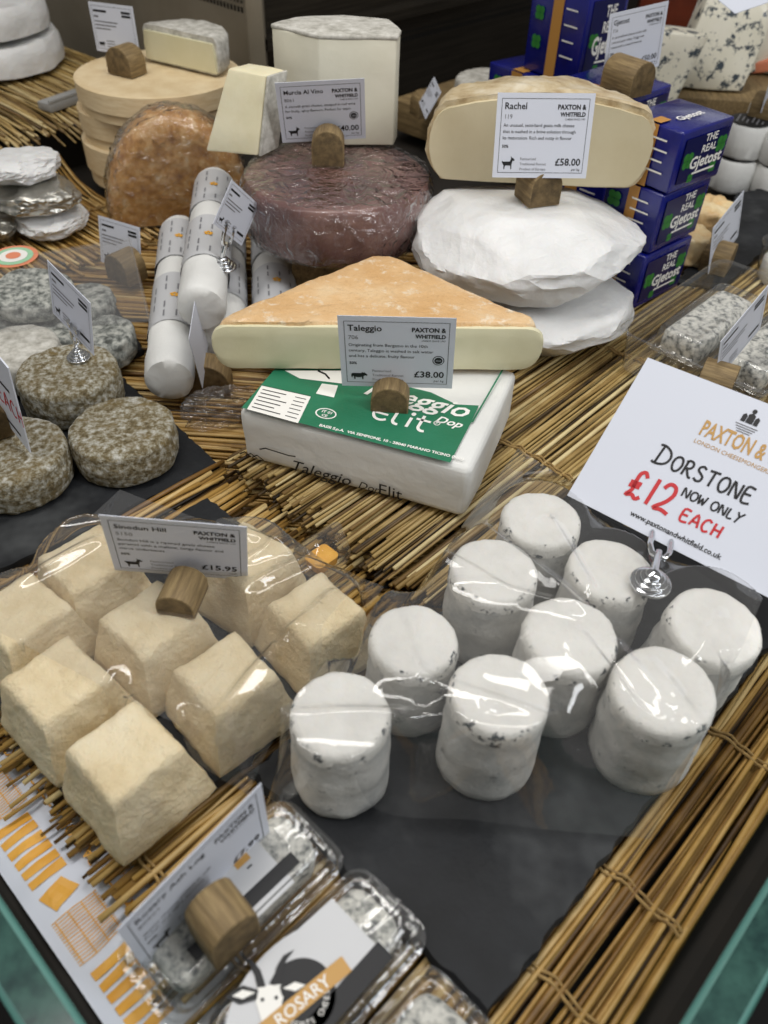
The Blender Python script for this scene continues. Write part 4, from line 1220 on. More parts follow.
# ------------------------------------------------------------------ chrome clips with cards
def chrome_clip(parent, base, r, to, Xd):
    """coiled chrome foot, stem and two prongs reaching a card edge; built around the parent's origin"""
    m = MB(); pr = [(0, 0), (r, 0)]
    for k in range(4):
        rr = r * (1 - .2 * k)
        pr += [(rr * (1 + .06 * math.sin(a)), r * .22 * k + r * .11 * (1 - math.cos(a))) for a in [PI * j / 5 for j in range(6)]]
    pr += [(r * .25, r * .95), (0, r * 1.0)]
    m.lathe(pr, 32, c=base)
    b = Vector(base); to = Vector(to); Xd = Vector(Xd).normalized()
    top = b + Vector((0, 0, r * .9)); w = r * .55
    mid = top.lerp(to, .45)
    m.tube([top, mid, mid + (to - mid) * .2], r * .2, 8)
    n = Xd.cross((to - top).normalized()).normalized()
    for sgn in (-1, 1):
        e = mid + Xd * w * sgn
        m.tube([mid, mid + Xd * w * .6 * sgn, e + (to - mid) * .35, e + (to - mid) * 1.15, e + (to - mid) * 1.5 + n * .0015], r * .17, 8)
    return m.build('chrome_clip', 'chrome', parent, smooth=50)


def clip_sign(label, pose, mesh, base, r, clipat=.0, foot_h=0):
    p, Xd, Yd, w, h = pose
    t = thing('price_sign', label, 'price sign', tuple(base), 0, 'printed price signs')
    X = rel(frame(Vector(p), Xd, Yd), base)
    mesh(X, w, h).build('card', ['paper', 'ink', 'greyink', 'red', 'gold'], t, smooth=0, merge=False)
    tgt = X @ Vector((clipat, .004, -.001))
    chrome_clip(t, (0, 0, 0), r, tgt, Xd)
    return t


small_card = lambda title, price, beast: (lambda X, w, h: card_mesh(X, w, h, '', '', [], '', beast, lines=True))
_b = P(224, 268, .077)
clip_sign('small printed card held by a chrome clip above the white logs', POSE['chromeA'], small_card('', '', GOAT), _b, .0125)
_b = P(79, 358, .0365)
clip_sign('small printed card held by a chrome clip on a grey-brown round cheese', POSE['chromeB'], small_card('', '', GOAT), _b, .0105, .0)


# the big hand-lettered board
STROKE = {
    'D': [[(.0, .95), (.12, 1.0), (.4, .98), (.75, .8), (.88, .5), (.75, .18), (.4, .02), (.05, .0), (-.06, .06)], [(.25, .98), (.2, .5), (.16, .02)]],
    'O': [[(.5, .98), (.2, .85), (.05, .5), (.2, .12), (.5, .0), (.78, .14), (.92, .5), (.78, .86), (.5, .98)]],
    'R': [[(.1, 0), (.14, .95)], [(.0, .86), (.3, 1.0), (.62, .95), (.72, .74), (.55, .54), (.15, .46)], [(.3, .48), (.55, .2), (.8, 0), (.98, .02)]],
    'S': [[(.78, .88), (.5, 1.0), (.2, .88), (.2, .66), (.5, .52), (.76, .36), (.72, .1), (.4, .0), (.08, .12)]],
    'T': [[(.0, .94), (.45, .98), (.95, 1.0)], [(.48, .98), (.44, 0)]],
    'N': [[(.08, 0), (.1, .98), (.48, .45), (.82, .02), (.86, .98)]],
    'E': [[(.8, 1.0), (.12, .96), (.12, .02), (.85, .04)], [(.14, .52), (.68, .55)]],
    'W': [[(.0, .98), (.22, .0), (.48, .7), (.72, .02), (1.0, 1.0)]],
    'L': [[(.15, 1.0), (.12, .02), (.75, .04)]],
    'Y': [[(.05, 1.0), (.42, .5)], [(.9, 1.05), (.42, .5), (.15, -.15)]],
    'A': [[(.0, .0), (.45, 1.0), (.85, .0)], [(.15, .36), (.72, .38)]],
    'C': [[(.82, .85), (.5, 1.0), (.15, .75), (.1, .3), (.4, .0), (.82, .12)]],
    'H': [[(.12, 1.0), (.1, 0)], [(.8, 1.0), (.78, 0)], [(.1, .5), (.8, .52)]],
    '£': [[(.82, .84), (.62, 1.0), (.4, .9), (.36, .6), (.38, .25), (.2, .02), (.5, .1), (.75, .0), (.95, .12)], [(.1, .52), (.72, .56)], [(.1, .38), (.7, .42)]],
    '1': [[(.3, 1.0), (.26, 0)]],
    '2': [[(.1, .78), (.3, 1.0), (.62, .96), (.72, .7), (.5, .36), (.08, .02), (.5, .06), (.9, .0)]],
}


def hand(m, s, x, y, h, pen, mi, X, z, adv=.95, wide=.62):
    for ch in s:
        if ch == ' ': x += h * .5; continue
        k = wide * (.45 if ch == '1' else 1.0)
        for st in STROKE[ch]:
            # smooth the pen path a little
            p = [Vector((x + a * h * wide, y + b * h, 0)) for a, b in st]
            if len(p) > 2:
                q = []
                for i in range(len(p) - 1):
                    p0 = p[max(i - 1, 0)]; p1 = p[i]; p2 = p[i + 1]; p3 = p[min(i + 2, len(p) - 1)]
                    for t_ in (0, .25, .5, .75):
                        q.append(.5 * ((2 * p1) + (p2 - p0) * t_ + (2 * p0 - 5 * p1 + 4 * p2 - p3) * t_ ** 2 + (3 * p1 - p0 - 3 * p2 + p3) * t_ ** 3))
                q.append(p[-1]); p = q
            m.strip(p, pen, mi, X, z)
        x += h * k * adv + h * .12
    return x


def board(X, w, h):
    m = MB(); t = .0012
    m.add([X @ Vector(p) for p in [(-w / 2, 0, 0), (w / 2, 0, 0), (w / 2, h, 0), (-w / 2, h, 0), (-w / 2, 0, -t), (w / 2, 0, -t), (w / 2, h, -t), (-w / 2, h, -t)]],
          [(0, 1, 2, 3), (7, 6, 5, 4), (0, 4, 5, 1), (1, 5, 6, 2), (2, 6, 7, 3), (3, 7, 4, 0)], 0)
    z = .0003
    m.text('PAXTON & WHITFIELD', .0088, -.022, h - .036, 4, X, bold=.022, z=z, sq=1.75)
    m.text('LONDON CHEESEMONGERS SINCE 1797', .0041, -.022, h - .0425, 4, X, z=z)
    for cx_ in (.003, .040):                                # small crest: crown, shield and supporters over two lines
        y0 = h - .017
        for dx, wd, hh_ in ((0, .0045, .006), (-.0042, .003, .0045), (.0042, .003, .0045)):
            m.flat([(cx_ + dx - wd / 2, y0, z), (cx_ + dx + wd / 2, y0, z), (cx_ + dx + wd / 2, y0 + hh_, z), (cx_ + dx, y0 + hh_ + .0015, z), (cx_ + dx - wd / 2, y0 + hh_, z)], 1, X)
        disc(m, cx_, y0 + .0088, .0016, X, 1, z, 10)
        for k in range(4): m.strip([(cx_ - .0075 + .001 * k, y0 - .0022 - .0016 * k), (cx_ + .0075 - .001 * k, y0 - .0022 - .0016 * k)], .0006, 2, X, z)
    hand(m, 'D', -.0395, h - .066, .0135, .0016, 1, X, z, wide=.85)
    hand(m, 'ORSTONE', -.0270, h - .0658, .0108, .0016, 1, X, z, wide=.68)
    hand(m, 'NOW ONLY', -.011, h - .0790, .0064, .0012, 1, X, z, wide=.8)
    hand(m, '£12', -.0465, h - .0945, .0195, .0027, 3, X, z, wide=.66)
    hand(m, 'EACH', -.0045, h - .0940, .0085, .0016, 3, X, z, wide=.78)
    m.text('www.paxtonandwhitfield.co.uk', .0052, -.034, .0075, 1, X, bold=.02, z=z)
    return m


_b = P(650, 584, .083)
clip_sign('large white board hand-lettered £12 EACH above the drum cheeses', POSE['dorstone'], board, _b, .0125, clipat=-.008)


# the red-lettered board at the left edge, seen nearly edge-on, in its wooden block
def red_board(X, w, h):
    m = MB(); t = .0012
    m.add([X @ Vector(p) for p in [(-w / 2, 0, 0), (w / 2, 0, 0), (w / 2, h, 0), (-w / 2, h, 0), (-w / 2, 0, -t), (w / 2, 0, -t), (w / 2, h, -t), (-w / 2, h, -t)]],
          [(0, 1, 2, 3), (7, 6, 5, 4), (0, 4, 5, 1), (1, 5, 6, 2), (2, 6, 7, 3), (3, 7, 4, 0)], 0)
    hand(m, 'EACH', w / 2 - .042, h * .34, .017, .0018, 3, X, .0003); m.strip([(w / 2 - .05, h * .62), (w / 2 - .012, h * .64)], .003, 1, X, .0003)
    m.strip([(-.03, .010), (w / 2 - .012, .010)], .003, 1, X, .0003)
    return m


b0 = P(30, 453, .036)
Xd = Vector((.67, -.73, -.12)); Yd = Vector((-.04, .10, 1.0))
_bp = P(22, 440, .0325)
t = thing('price_sign', 'white board with red hand lettering at the left edge on a wooden block', 'price sign', (_bp.x - .012, _bp.y, .0325))
X = frame(Vector(b0) - Xd.normalized() * .065, Xd, Yd)
red_board(rel(X, t.location), .13, .088).build('card', ['paper', 'ink', 'greyink', 'red', 'gold'], t, smooth=0, merge=False)
wood_block(.036, .034, .03).build('wooden_block', ['wood', 'woodend'], t, bevel=(.0012, 2), xf=Matrix.Translation((-.010, -.004, 0)) @ Matrix.Rotation(math.radians(35), 4, 'Z'))

# cards among the back and side groups
price_sign('printed price sign behind the clear lid of the ashed cheeses', POSE['lid'], dict(title='', code='', desc=[], price='', lines=True, beast=GOAT), (118, 283), .0, .038, .034, .03, math.radians(-35))
price_sign('printed price sign standing on the slate at the right', POSE['rightA'], dict(title='', code='', desc=[], price='', lines=True, beast=COW), (728, 272), .019, .036, .034, .032, math.radians(60))
price_sign('printed price sign in front of the clear trays of ashed logs at the right', POSE['rightB'], dict(title='', code='', desc=[], price='', lines=True, beast=GOAT), (728, 400), .036, .036, .034, .03, math.radians(62))
t = price_sign('small printed card by the back panel left of the ivory half wheel', POSE['far'], dict(title='', code='', desc=[], price='', lines=True, beast=COW), (428, 118), .05, .034, .034, .028, math.radians(30))
m = MB(); m.box((0, 0, .0235), (.16, .13, .047)); o = m.build('display_riser', 'wood', bevel=(.003, 2)); _q = P(455, 100, .05); o.location = (_q.x, _q.y + .02, .001); o.rotation_euler = (0, 0, A1); tag(o, 'wooden riser block in front of the right back panel', 'riser')
o = rounddisc('round_cheese', .056, .045, 'greyrind', 4.4); q = P(493, 78, .10); place(o, (q.x, q.y + .02, .05)); tag(o, 'grey round cheese in shade between the back panel and the blue boxes', 'cheese')


# ------------------------------------------------------------------ printed paper at the lower left
def paper_sheet():
    """sheet lying flat: local x along the left glass away from the corner, local y up the straw"""
    O = V2(.004, .17, -.0195); t = thing('printed_paper', 'white paper printed with orange bars and lattice beside the left glass', 'wrapping paper', tuple(O))
    X = frame((0, 0, 0), E2, -E1)
    W_, D_ = .34, .085
    m = MB(); v = []; f = []; nx, ny = 60, 16
    def zz(x, y): return .0042 + .0028 * vnoise((x, y, 0), 22, 3.0) + .0015 * vnoise((x, y, 0), 60, 1.0)
    for i in range(nx + 1):
        for j in range(ny + 1):
            x = W_ * i / nx; y = -D_ * j / ny; v.append(X @ Vector((x, y, zz(x, y))))
    for i in range(nx):
        for j in range(ny):
            a = i * (ny + 1) + j; f.append((a, a + 1, a + ny + 2, a + ny + 1))
    m.add(v, f); m.build('sheet', 'paper', t)
    p = MB()
    def pq(x0, y0, x1, y1, x2, y2, x3, y3, mi=0):
        q = [(x0, y0), (x1, y1), (x2, y2), (x3, y3)]; n = 4; A = [Vector(k) for k in q]; v = []; f = []
        for i in range(n + 1):
            for j in range(n + 1):
                a = A[0].lerp(A[1], i / n).lerp(A[3].lerp(A[2], i / n), j / n); v.append(X @ Vector((a.x, -a.y, zz(a.x, -a.y) + .0007)))
        for i in range(n):
            for j in range(n):
                k = i * (n + 1) + j; f.append((k, k + 1, k + n + 2, k + n + 1))
        p.add(v, f, mi)
    for row, y0 in enumerate((.008, .050)):
        x = .02 + row * .012
        while x < W_ - .03:
            for k in range(3):                              # orange blocks with a pale wedge between
                a = x + k * .0165
                pq(a, y0, a + .0055, y0, a + .0065, y0 + .022, a, y0 + .022)
                pq(a + .0085, y0, a + .014, y0, a + .014, y0 + .022, a + .0075, y0 + .022)
            for k in range(16):                             # fine lattice
                a = x + .054 + k * .0019
                pq(a, y0 - .002, a + .0006, y0 - .002, a + .0006, y0 + .026, a, y0 + .026)
            for k in range(4): pq(x + .054, y0 + k * .008, x + .083, y0 + k * .008, x + .083, y0 + k * .008 + .0006, x + .054, y0 + k * .008 + .0006)
            pq(x + .087, y0 + .004, x + .100, y0, x + .103, y0 + .016, x + .092, y0 + .021)
            x += .107
    for x in (.035, .115, .20):
        p.text('PAXTON &', .0095, x, -.0455, 0, X @ Matrix.Identity(4), 'l', bold=.02, z=.0070)
    for x in (.075, .165, .255):
        p.strip([(x, -.0415), (x + .03, -.0415)], .0012, 0, X, .0070)
    p.build('orange_print', 'orange', t, smooth=0, merge=False)


paper_sheet()


# ------------------------------------------------------------------ clear trays with ash-coated logs
def rrect(hx, hy, r, z, n=6):
    out = []
    for cx_, cy_, a0 in ((hx - r, hy - r, 0), (-hx + r, hy - r, 90), (-hx + r, -hy + r, 180), (hx - r, -hy + r, 270)):
        for k in range(n + 1):
            a = math.radians(a0 + 90 * k / n); out.append((cx_ + r * math.cos(a), cy_ + r * math.sin(a), z))
    return out


def loft(m, rings, cap0=True, cap1=True, mi=0):
    n = len(rings[0]); v = [p for r_ in rings for p in r_]; f = []
    for j in range(len(rings) - 1):
        for i in range(n): f.append((j * n + i, j * n + (i + 1) % n, (j + 1) * n + (i + 1) % n, (j + 1) * n + i))
    if cap0: f.append(tuple(range(n - 1, -1, -1)))
    if cap1: f.append(tuple((len(rings) - 1) * n + i for i in range(n)))
    m.add(v, f, mi)


def pack(label, c, rz, style, Lh=.060, Wh=.0285, group='clear trays of ash-coated logs'):
    t = thing('cheese_tray', label, 'cheese tray', c, rz, group)
    m = MB()
    loft(m, [rrect(Lh - .010, Wh - .008, .008, .0005), rrect(Lh - .006, Wh - .004, .010, .010), rrect(Lh - .003, Wh - .002, .011, .0105), rrect(Lh - .002, Wh - .0015, .011, .0130), rrect(Lh, Wh, .012, .0120), rrect(Lh, Wh, .012, .0112)], cap1=False)
    m.build('tray', 'filmthick', t, smooth=50)
    m = MB()
    loft(m, [rrect(Lh + .0004, Wh + .0004, .012, .0134), rrect(Lh - .003, Wh - .003, .011, .0140), rrect(Lh - .004, Wh - .004, .011, .0160), rrect(Lh - .006, Wh - .006, .010, .0165), rrect(Lh - .008, Wh - .0075, .009, .0335), rrect(Lh - .0095, Wh - .009, .008, .0350), rrect(Lh - .013, Wh - .012, .006, .0350), rrect(Lh - .014, Wh - .013, .006, .0344)], cap0=False)
    m.build('lid', 'filmthick', t, smooth=50)
    m = MB(); hx, hy = Lh - .013, Wh - .0115
    loft(m, [rrect(hx - .004, hy - .004, .006, .0025), rrect(hx, hy, .009, .007), rrect(hx + .0008, hy + .0008, .009, .018), rrect(hx, hy, .009, .027), rrect(hx - .004, hy - .004, .007, .0305), rrect(hx - .012, hy - .009, .004, .031)])
    m.build('ash_log', 'log', t, sub=1, rough=[(.0010, 60, 2.0), (.0005, 160, 5.0)], smooth=60)
    z = .0354
    if style == 1:
        m = MB(); m.box((0, 0, z), (.050, .044, .0004), 0)
        X = Matrix.Translation((0, 0, z + .0004)) @ Matrix.Rotation(0, 4, 'Z')
        m.flat([(-.034, -.0165, 0), (.034, -.0165, 0), (.034, -.0085, 0), (-.034, -.0085, 0)], 1, X)
        m.flat([(.008, .004, 0), (.017, .004, 0), (.017, .011, 0), (.008, .011, 0)], 2, X)
        m.strip([(-.03, -.0195), (.03, -.0195)], .0007, 1, X); m.strip([(.012, .001), (.015, .001)], .001, 1, X)
        m.build('label', ['labelgrey', 'ink', 'gold'], t, smooth=0, merge=False)
    if style == 2:
        m = MB(); X = Matrix.Translation((-.012, 0, z + .0001)) @ Matrix.Rotation(0, 4, 'Z'); n = 40
        m.add([X @ Vector((.038 * math.cos(2 * PI * i / n), .0225 * math.sin(2 * PI * i / n), 0)) for i in range(n)], [tuple(range(n))], 0)
        m.flat([(-.010, -.0215, .0001), (.042, -.0215, .0001), (.042, .018, .0001), (-.010, .021, .0001)], 0, X)
        disc(m, .001, -.004, .0165, X, 1, .0003, 32)
        m.flat([(-.006, -.024, .0003), (.044, -.024, .0003), (.044, -.0135, .0003), (-.006, -.0135, .0003)], 1, X)
        # goat head, horns and ears in white and black
        XG = X @ Matrix.Translation((-.0115, .0045, .0006)) @ Matrix.Rotation(math.radians(-38), 4, 'Z') @ Matrix.Scale(.025, 4)
        tri_fill(m, [(-.22, .30), (.22, .30), (.26, .05), (.15, -.32), (.10, -.48), (0, -.52), (-.10, -.48), (-.15, -.32), (-.26, .05)], XG, 3, 0)
        for sgn in (-1, 1):
            tri_fill(m, [(sgn * .06, .28), (sgn * .22, .28), (sgn * .27, .50), (sgn * .36, .70), (sgn * .52, .86), (sgn * .30, .78), (sgn * .15, .58)], XG, 1, .005)
            tri_fill(m, [(sgn * .20, .24), (sgn * .5, .36), (sgn * .84, .20), (sgn * .56, .04), (sgn * .24, .08)], XG, 1, .01); tri_fill(m, [(sgn * .26, .2), (sgn * .5, .28), (sgn * .7, .2), (sgn * .5, .12)], XG, 3, .015)
            disc(m, sgn * .13, .06, .035, XG, 1, .02, 10); disc(m, sgn * .05, -.45, .02, XG, 1, .02, 8)
        XB = X @ Matrix.Translation((.000, -.006, .0009)) @ Matrix.Rotation(math.radians(-8), 4, 'Z')
        m.flat([(-.026, -.0042, 0), (.026, -.0042, 0), (.026, .0042, 0), (-.026, .0042, 0)], 2, XB)
        m.text('ROSARY', .0080, 0, -.0029, 3, XB, 'c', z=.0003, bold=.01)
        for i, ch in enumerate('GOATS CHEESE'):
            a = math.radians(-150 + i * 11); m.text(ch, .0038, .001 + .0135 * math.cos(a), -.004 + .0135 * math.sin(a), 3, X, 'c', z=.0008, rot=a + PI / 2)
        m.build('label', ['labelgrey', 'ink', 'gold', 'white'], t, smooth=0, merge=False)
    return t


pk1 = pack('clear tray of ash-coated goat log under the £7.99 price sign', V2(.085, .199, .0005), A1, 1)
pack('clear tray with oval goat-head label at the bottom edge of the picture', V2(.088, .139, .0005), A1, 2)
pack('clear tray cut by the bottom picture edge beside the bare slate corner', V2(.082, .079, .0005), A1, 0, Lh=.056)
price_sign('printed price sign reading £7.99 on a clear tray at the lower left', POSE['rosary'],
           dict(title='Rosary Ash Log', code='80501', desc=['', 'Goats cheese rolled in ash', 'Fresh and light, lemony'], price='£7.99', beast=GOAT, unit='each'),
           (240, 952), .0365, .027, .034, .024, math.radians(44))
for k, (a, b, lb) in enumerate(((.795, .297, 'clear tray of ash-coated log under the small card at the right'), (.795, .2295, 'clear tray of ash-coated log at the right behind the white price board'), (.965, .225, 'clear tray of ash-coated log at the far right above the others'))):
    pack(lb, V2(a, b, .0135 if k < 2 else .001), A1 + (.0 if k < 2 else .05), 0, Lh=.075, Wh=.033)


q = V2(.785, .263, .0125)
t = thing('clear_box', 'large open clear plastic box around the trays at the right of the straw', 'plastic box', tuple(q), A1)
m = MB(); hx_, hy_ = .106, .0745
loft(m, [rrect(hx_ - .006, hy_ - .006, .010, .0004), rrect(hx_ - .004, hy_ - .004, .012, .003), rrect(hx_ - .001, hy_ - .001, .013, .044), rrect(hx_ + .005, hy_ + .005, .016, .0455), rrect(hx_ + .005, hy_ + .005, .016, .0425)], cap1=False)
m.build('box_wall', 'filmthick', t, smooth=40)


# ------------------------------------------------------------------ clear film draped over the cheeses
def film(label, quad, obst, creases=(), n=200, base=.012, mk='film', name='plastic_film', seed=0, sag=260, wr=.0022):
    """film resting on cheeses: solved as a sheet stretched over the tops, then creased"""
    A = [np.array(q) for q in quad]                         # near-left, near-right, far-right, far-left
    U, V = np.meshgrid(np.linspace(0, 1, n), np.linspace(0, 1, n), indexing='ij')
    pos = [(A[0][k] * (1 - U) * (1 - V) + A[1][k] * U * (1 - V) + A[2][k] * U * V + A[3][k] * (1 - U) * V) for k in range(3)]
    X_, Y_, B = pos
    lo = np.full_like(B, base)
    for ox, oy, oz, r in obst:
        d = np.hypot(X_ - ox, Y_ - oy)
        lo = np.maximum(lo, np.where(d < r * 1.12, oz + .0042, -1))
    Z = np.maximum(B, lo); pin = B.copy()
    for it in range(sag * 6):
        Zp = np.pad(Z, 1, mode='edge')
        av = (Zp[2:, 1:-1] + Zp[:-2, 1:-1] + Zp[1:-1, 2:] + Zp[1:-1, :-2]) / 4
        av[0, :] = av[0, :] * .9 + pin[0, :] * .1; av[-1, :] = av[-1, :] * .9 + pin[-1, :] * .1
        av[:, 0] = av[:, 0] * .9 + pin[:, 0] * .1; av[:, -1] = av[:, -1] * .9 + pin[:, -1] * .1
        Z = np.maximum(av, lo)
    for p0, p1, amp, w in creases:
        a = np.array(p0[:2]); b = np.array(p1[:2]); ab = b - a; L2 = ab @ ab
        t = ((X_ - a[0]) * ab[0] + (Y_ - a[1]) * ab[1]) / L2; tc = np.clip(t, 0, 1)
        d = np.hypot(X_ - a[0] - tc * ab[0], Y_ - a[1] - tc * ab[1])
        Z = Z + amp * np.exp(-(d / (w * 1.7)) ** 2) * (.35 + .65 * np.sin(np.clip(t, 0, 1) * PI) ** .5)
    c = Vector((float(X_.mean()), float(Y_.mean()), base))
    v = []
    for i in range(n):
        for j in range(n):
            q = Vector((X_[i, j], Y_[i, j], 0))
            w = mnoise.ridged_multi_fractal(Vector((q.x * 9 + seed, q.y * 9, seed)), 1.0, 2.0, 3, 1.0, 2.0)
            v.append((q.x - c.x, q.y - c.y, float(Z[i, j]) + wr * max(0, w - .9) + .0009 * mnoise.noise(Vector((q.x * 11, q.y * 11, seed))) - base))
    f = [(i * n + j, (i + 1) * n + j, (i + 1) * n + j + 1, i * n + j + 1) for i in range(n - 1) for j in range(n - 1)]
    m = MB(); m.add(v, f); o = m.build(name, mk, smooth=180, merge=False); o.location = c
    return tag(o, label, 'plastic film')


def cr(x0, y0, x1, y1, amp=.004, w=.005, z=.06): return (P(x0, y0, z), P(x1, y1, z), amp, w)


film('clear plastic film draped over the white drum cheeses',
     [P(264, 815, .013), P(650, 840, .013), P(752, 612, .05), P(518, 448, .045)], DRUMS,
     [cr(462, 515, 580, 612, .006, .003, .085), cr(430, 555, 500, 598, .005, .003, .08), cr(452, 583, 580, 614, .005, .003, .085), cr(548, 520, 590, 596, .005, .003, .085),
      cr(262, 778, 470, 776, .007, .004, .02), cr(330, 785, 640, 808, .006, .004, .015), cr(420, 740, 560, 790, .006, .004, .025), cr(380, 600, 420, 720, .006, .004, .06), cr(300, 690, 270, 790, .006, .004, .04), cr(372, 690, 420, 700, .006, .006, .07),
      cr(560, 690, 620, 790, .008, .003, .03), cr(590, 700, 640, 770, .006, .003, .03), cr(640, 670, 690, 740, .005, .004, .08), cr(716, 625, 690, 670, .004, .003, .08)],
     seed=2.0)
film('clear plastic film over the rear cream pyramid cheeses',
     [P(-30, 640, .03), P(248, 797, .016), P(384, 588, .022), P(120, 490, .03)], PYR,
     [cr(352, 622, 240, 775, .012, .005, .03), cr(362, 632, 262, 770, .010, .004, .03), cr(335, 615, 225, 745, .008, .004, .04), cr(300, 640, 215, 740, .006, .004, .05), cr(245, 565, 330, 525, .006, .003, .06),
      cr(250, 590, 350, 540, .005, .003, .06), cr(40, 540, 210, 505, .007, .004, .05), cr(210, 520, 300, 560, .005, .003, .06), cr(20, 590, 100, 545, .005, .003, .06)],
     seed=5.0)


# clear lidded box over the ashed cheeses, with a round sticker on its lid
t = thing('clear_cover', 'clear plastic lid over the ashed cheeses at the left edge', 'plastic lid', (-.40, .80, .062))
qs = [P(-40, 335, .045), P(150, 322, .045), P(130, 240, .045), P(-40, 268, .045)]
m = MB(); q0 = [Vector(q) - t.location for q in qs]
up = [q + Vector((0, 0, .0012)) for q in q0]
m.add(q0 + up, [(3, 2, 1, 0), (4, 5, 6, 7), (0, 1, 5, 4), (1, 2, 6, 5), (2, 3, 7, 6), (3, 0, 4, 7)])
m.tube([q0[3] + Vector((0, 0, .001)), q0[2] + Vector((0, 0, .001))], .0022, 8)
m.tube([q0[2] + Vector((0, 0, .001)), q0[1] + Vector((0, 0, .001))], .0014, 8)
m.build('cover_sheet', 'lidclear', t, smooth=40)
m = MB(); c_ = Vector(P(14, 258, .0455)) - t.location; nX = (q0[2] - q0[3]).normalized(); nY = (q0[3] - q0[0]).normalized()
X = frame(c_ + Vector((0, 0, .001)), nX, nY)
disc(m, 0, 0, .026, X, 0, .001, 36); disc(m, 0, 0, .021, X, 1, .0014, 36); disc(m, 0, 0, .015, X, 2, .0018, 36); disc(m, 0, 0, .008, X, 0, .0022, 24)
m.build('sticker', ['coral', 'mint', 'white'], t, smooth=0, merge=False)

# sachet with an orange spot behind the pyramids
q = P(322, 565, .012)
t = thing('clear_sachet', 'small clear sachet with an orange spot behind the pyramid cheeses', 'sachet', tuple(q), A1)
m = MB(); loft(m, [rrect(.018, .012, .003, 0), rrect(.020, .014, .004, .012), rrect(.018, .010, .003, .026), rrect(.019, .003, .001, .032)]); m.build('pouch', 'filmthick', t, rough=(.001, 80, 1.0), smooth=40)
m = MB(); loft(m, [rrect(.010, .008, .003, .002), rrect(.011, .009, .004, .010), rrect(.006, .005, .002, .012)]); m.build('orange_filling', 'orange', t, smooth=40)

# bag and edge-on card by the white logs
price_sign('printed price sign seen edge-on in front of the white cheese logs', [P(205, 366, .020), (.10, -.99, -.05), (-.08, -.05, 1), .07, .056], dict(title='', code='', desc=[], price='', lines=True, beast=GOAT), (206, 397), -.011, .050, .036, .026, math.radians(4))
q = P(222, 408, .0)
parcel('film_bag', 'empty crumpled clear film bag on the straw in front of the white logs', (q.x, q.y - .004, -.012), .036, .016, .034, 41, 'cling', .5, fold_amp=.06, cat='film bag')


# ------------------------------------------------------------------ upper right: blue cheeses, small rounds, slate tray
def slab(name, label, base, poly, th, rz, mk, lean=0.0, group=None, amp=.002, rind=None):
    """thick slice standing up: poly is its front outline (x across, z up)"""
    t = thing(name, label, 'cheese', tuple(base), rz, group)
    m = MB(); n = len(poly)
    m.add([(x, lean * z, z) for x, z in poly] + [(x * .96, th + lean * z, z * .98) for x, z in poly], [tuple(range(n)), tuple(range(2 * n - 1, n - 1, -1))] + [(i, n + i, n + (i + 1) % n, (i + 1) % n) for i in range(n)])
    m.build('paste', mk, t, bevel=(.003, 2), sub=3, rough=[(amp, 35, 1.0)], smooth=40)
    if rind:
        b = MB(); b.add([(x * .98, th * .97 + lean * z, z * .98) for x, z in poly] + [(x * .96, th + .004 + lean * z, z * .97) for x, z in poly], [tuple(range(n)), tuple(range(2 * n - 1, n - 1, -1))] + [(i, n + i, n + (i + 1) % n, (i + 1) % n) for i in range(n)])
        b.build('rind', rind, t, bevel=(.0015, 2), smooth=40)
    return t


_q = P(660, 104, .085)
slab('blue_cheese_wedge', 'blue-veined wedge just right of the £50.00 sign', _q, [(-.022, 0), (.020, -.002), (.046, .088), (-.028, .092)], .05, math.radians(-8), 'blue_cheese', .15, rind='greyrind')
_q = P(708, 90, .085)
slab('blue_cheese_wedge', 'largest blue-veined slab at the upper right', _q, [(-.058, .0), (.052, 0), (.074, .115), (-.030, .12)], .06, math.radians(-6), 'blue_cheese', .2, rind='greyrind')
_q = P(762, 84, .085)
slab('blue_cheese_wedge', 'blue-veined slab partly behind the largest one at the right edge', _q + Vector((.03, .06, 0)), [(-.05, 0), (.05, 0), (.05, .15), (-.03, .15)], .06, math.radians(10), 'blue_cheese', .1, rind='greyrind')
_q = P(683, 60, .085) + Vector((.01, .10, 0))
slab('dark_cheese', 'dark red-brown waxed cheese behind the £50.00 sign', _q, [(-.075, 0), (.055, 0), (.055, .15), (-.075, .15)], .06, math.radians(-5), 'smoke', .1)
_q = P(706, 98, .085)
m = MB(); m.box((.05, .03, .0405), (.37, .21, .081)); o = m.build('display_riser', 'wood', bevel=(.003, 2)); o.location = (_q.x + .0, _q.y + .085, .0005); o.rotation_euler = (0, 0, math.radians(-6)); tag(o, 'wooden riser block under the blue-veined slabs', 'riser')
_q = P(757, 72, .10)
slab('cheese_slice', 'orange cheese slice at the right edge above the small white rounds', P(764, 76, .083), [(-.022, 0), (.03, .012), (.03, .034), (-.026, .016)], .022, math.radians(-18), 'coral', .0)
# white card corner hanging into the top of the picture
_q = P(735, 14, .24)
t = thing('blank_card', 'white card corner at the very top right', 'card', tuple(_q))
m = MB(); m.prism([(0, 0), (.13, .05), (.10, .18), (-.055, .04)], 0, .0008); m.v = [(x, y * .55, z + y * .75) for x, y, z in m.v]
m.build('card', 'paper', t, smooth=0)
m = MB(); m.tube([(.115, .06, .09), (.115, .10, -.075), (.115, .11, -.150)], .0018, 8); m.build('stem', 'chrome', t)


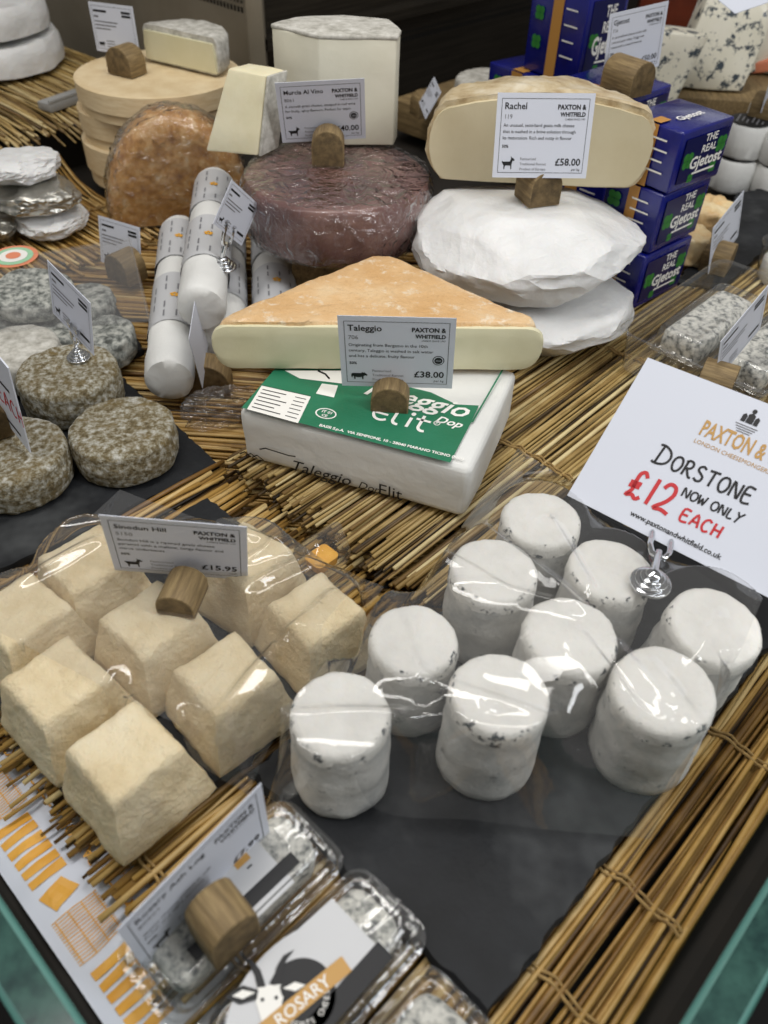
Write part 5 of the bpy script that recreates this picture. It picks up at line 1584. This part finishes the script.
def small_round():
    t = thing('small_white_round', None, 'cheese', group='small white rounds at the right')
    R, h = .034, .044; m = MB()
    m.lathe([(0, 0), (R * .9, 0), (R * .99, .004), (R * 1.01, h * .5), (R * .99, h - .005), (R * .9, h - .0005), (R * .5, h), (0, h)], 32); m.build('wrapper', 'wrap', t, rough=[(.0016, 40, 2.0)], smooth=40)
    m = MB(); X = Matrix.Translation((0, 0, h + .0012)); disc(m, 0, 0, R * .84, X, 0, 0, 32)
    for k in range(6):
        m.strip([(-R * .5 + .006 * (k % 2), R * (.5 - .2 * k)), (R * .5 - .008 * (k % 3), R * (.5 - .2 * k))], .0022, 1, X, .0003)
    m.build('top_label', ['ink', 'greyink'], t, smooth=0, merge=False)
    return t


b0 = P(728, 186, .001); b1 = P(772, 196, .001); b2 = P(750, 166, .001)
SR = [(b0.x, b0.y, .001, 'small white round at the bottom of the left-hand pair by the blue boxes'), (b0.x + .004, b0.y + .004, .0475, 'small white round with dark top label stacked nearest the blue boxes'),
      (b1.x, b1.y, .001, 'small white round at the bottom by the right picture edge'), (b1.x - .002, b1.y + .006, .0475, 'small white round with dark top stacked at the right picture edge'),
      (b2.x + .005, b2.y, .001, 'small white round at the bottom behind the two front pairs'), (b2.x + .007, b2.y + .003, .0475, 'small white round with dark top label at the back of the group')]
pr0 = None
for k, (x, y, z, lb) in enumerate(SR):
    o = small_round() if pr0 is None else dup(pr0)
    if pr0 is None: pr0 = o
    place(o, (x, y, z), k * 1.1); o['label'] = lb

slate('dark slate tray holding the pale cheeses and price sign at the right', [P(676, 288, .008), P(722, 294, .008), P(800, 222, .008), P(800, 188, .008), P(735, 200, .008)], z=.0115, seed=9)
for k, (px, py, R, h, lb) in enumerate([(712, 204, .034, .038, 'pale orange wrinkled cheese behind the card on the right slate'), (694, 232, .026, .034, 'small pale orange cheese between the blue boxes and the right card')]):
    o = rounddisc('washed_cheese', R, h, 'pale', 5.0 + k, amp=.004); q = P(px, py, .019 + h); place(o, (q.x, q.y, .0188), k); tag(o, lb, 'cheese')
q = P(772, 290, .001)
t = thing('cheese_cup', 'clear cup with a white cheese at the right picture edge', 'cheese cup', (q.x + .012, q.y + .01, .001))
m = MB(); m.lathe([(0, .001), (.028, .001), (.034, .03), (.036, .05), (.0375, .052)], 40); m.build('cup', 'filmthick', t, smooth=50)
m = MB(); m.lathe([(0, .003), (.024, .003), (.028, .012), (.029, .032), (.024, .038), (0, .039)], 40); m.build('white_cheese', 'goat', t, rough=(.001, 60, 1.0), smooth=60)
price_sign('printed price sign at the right picture edge on the small white rounds', [P(772, 104, .105), (.62, .75, .1), (-.1, -.1, 1), .075, .058], dict(title='', code='', desc=[], price='', lines=True, beast=COW), (772, 118), .0925, .036, .03, .03, math.radians(50))
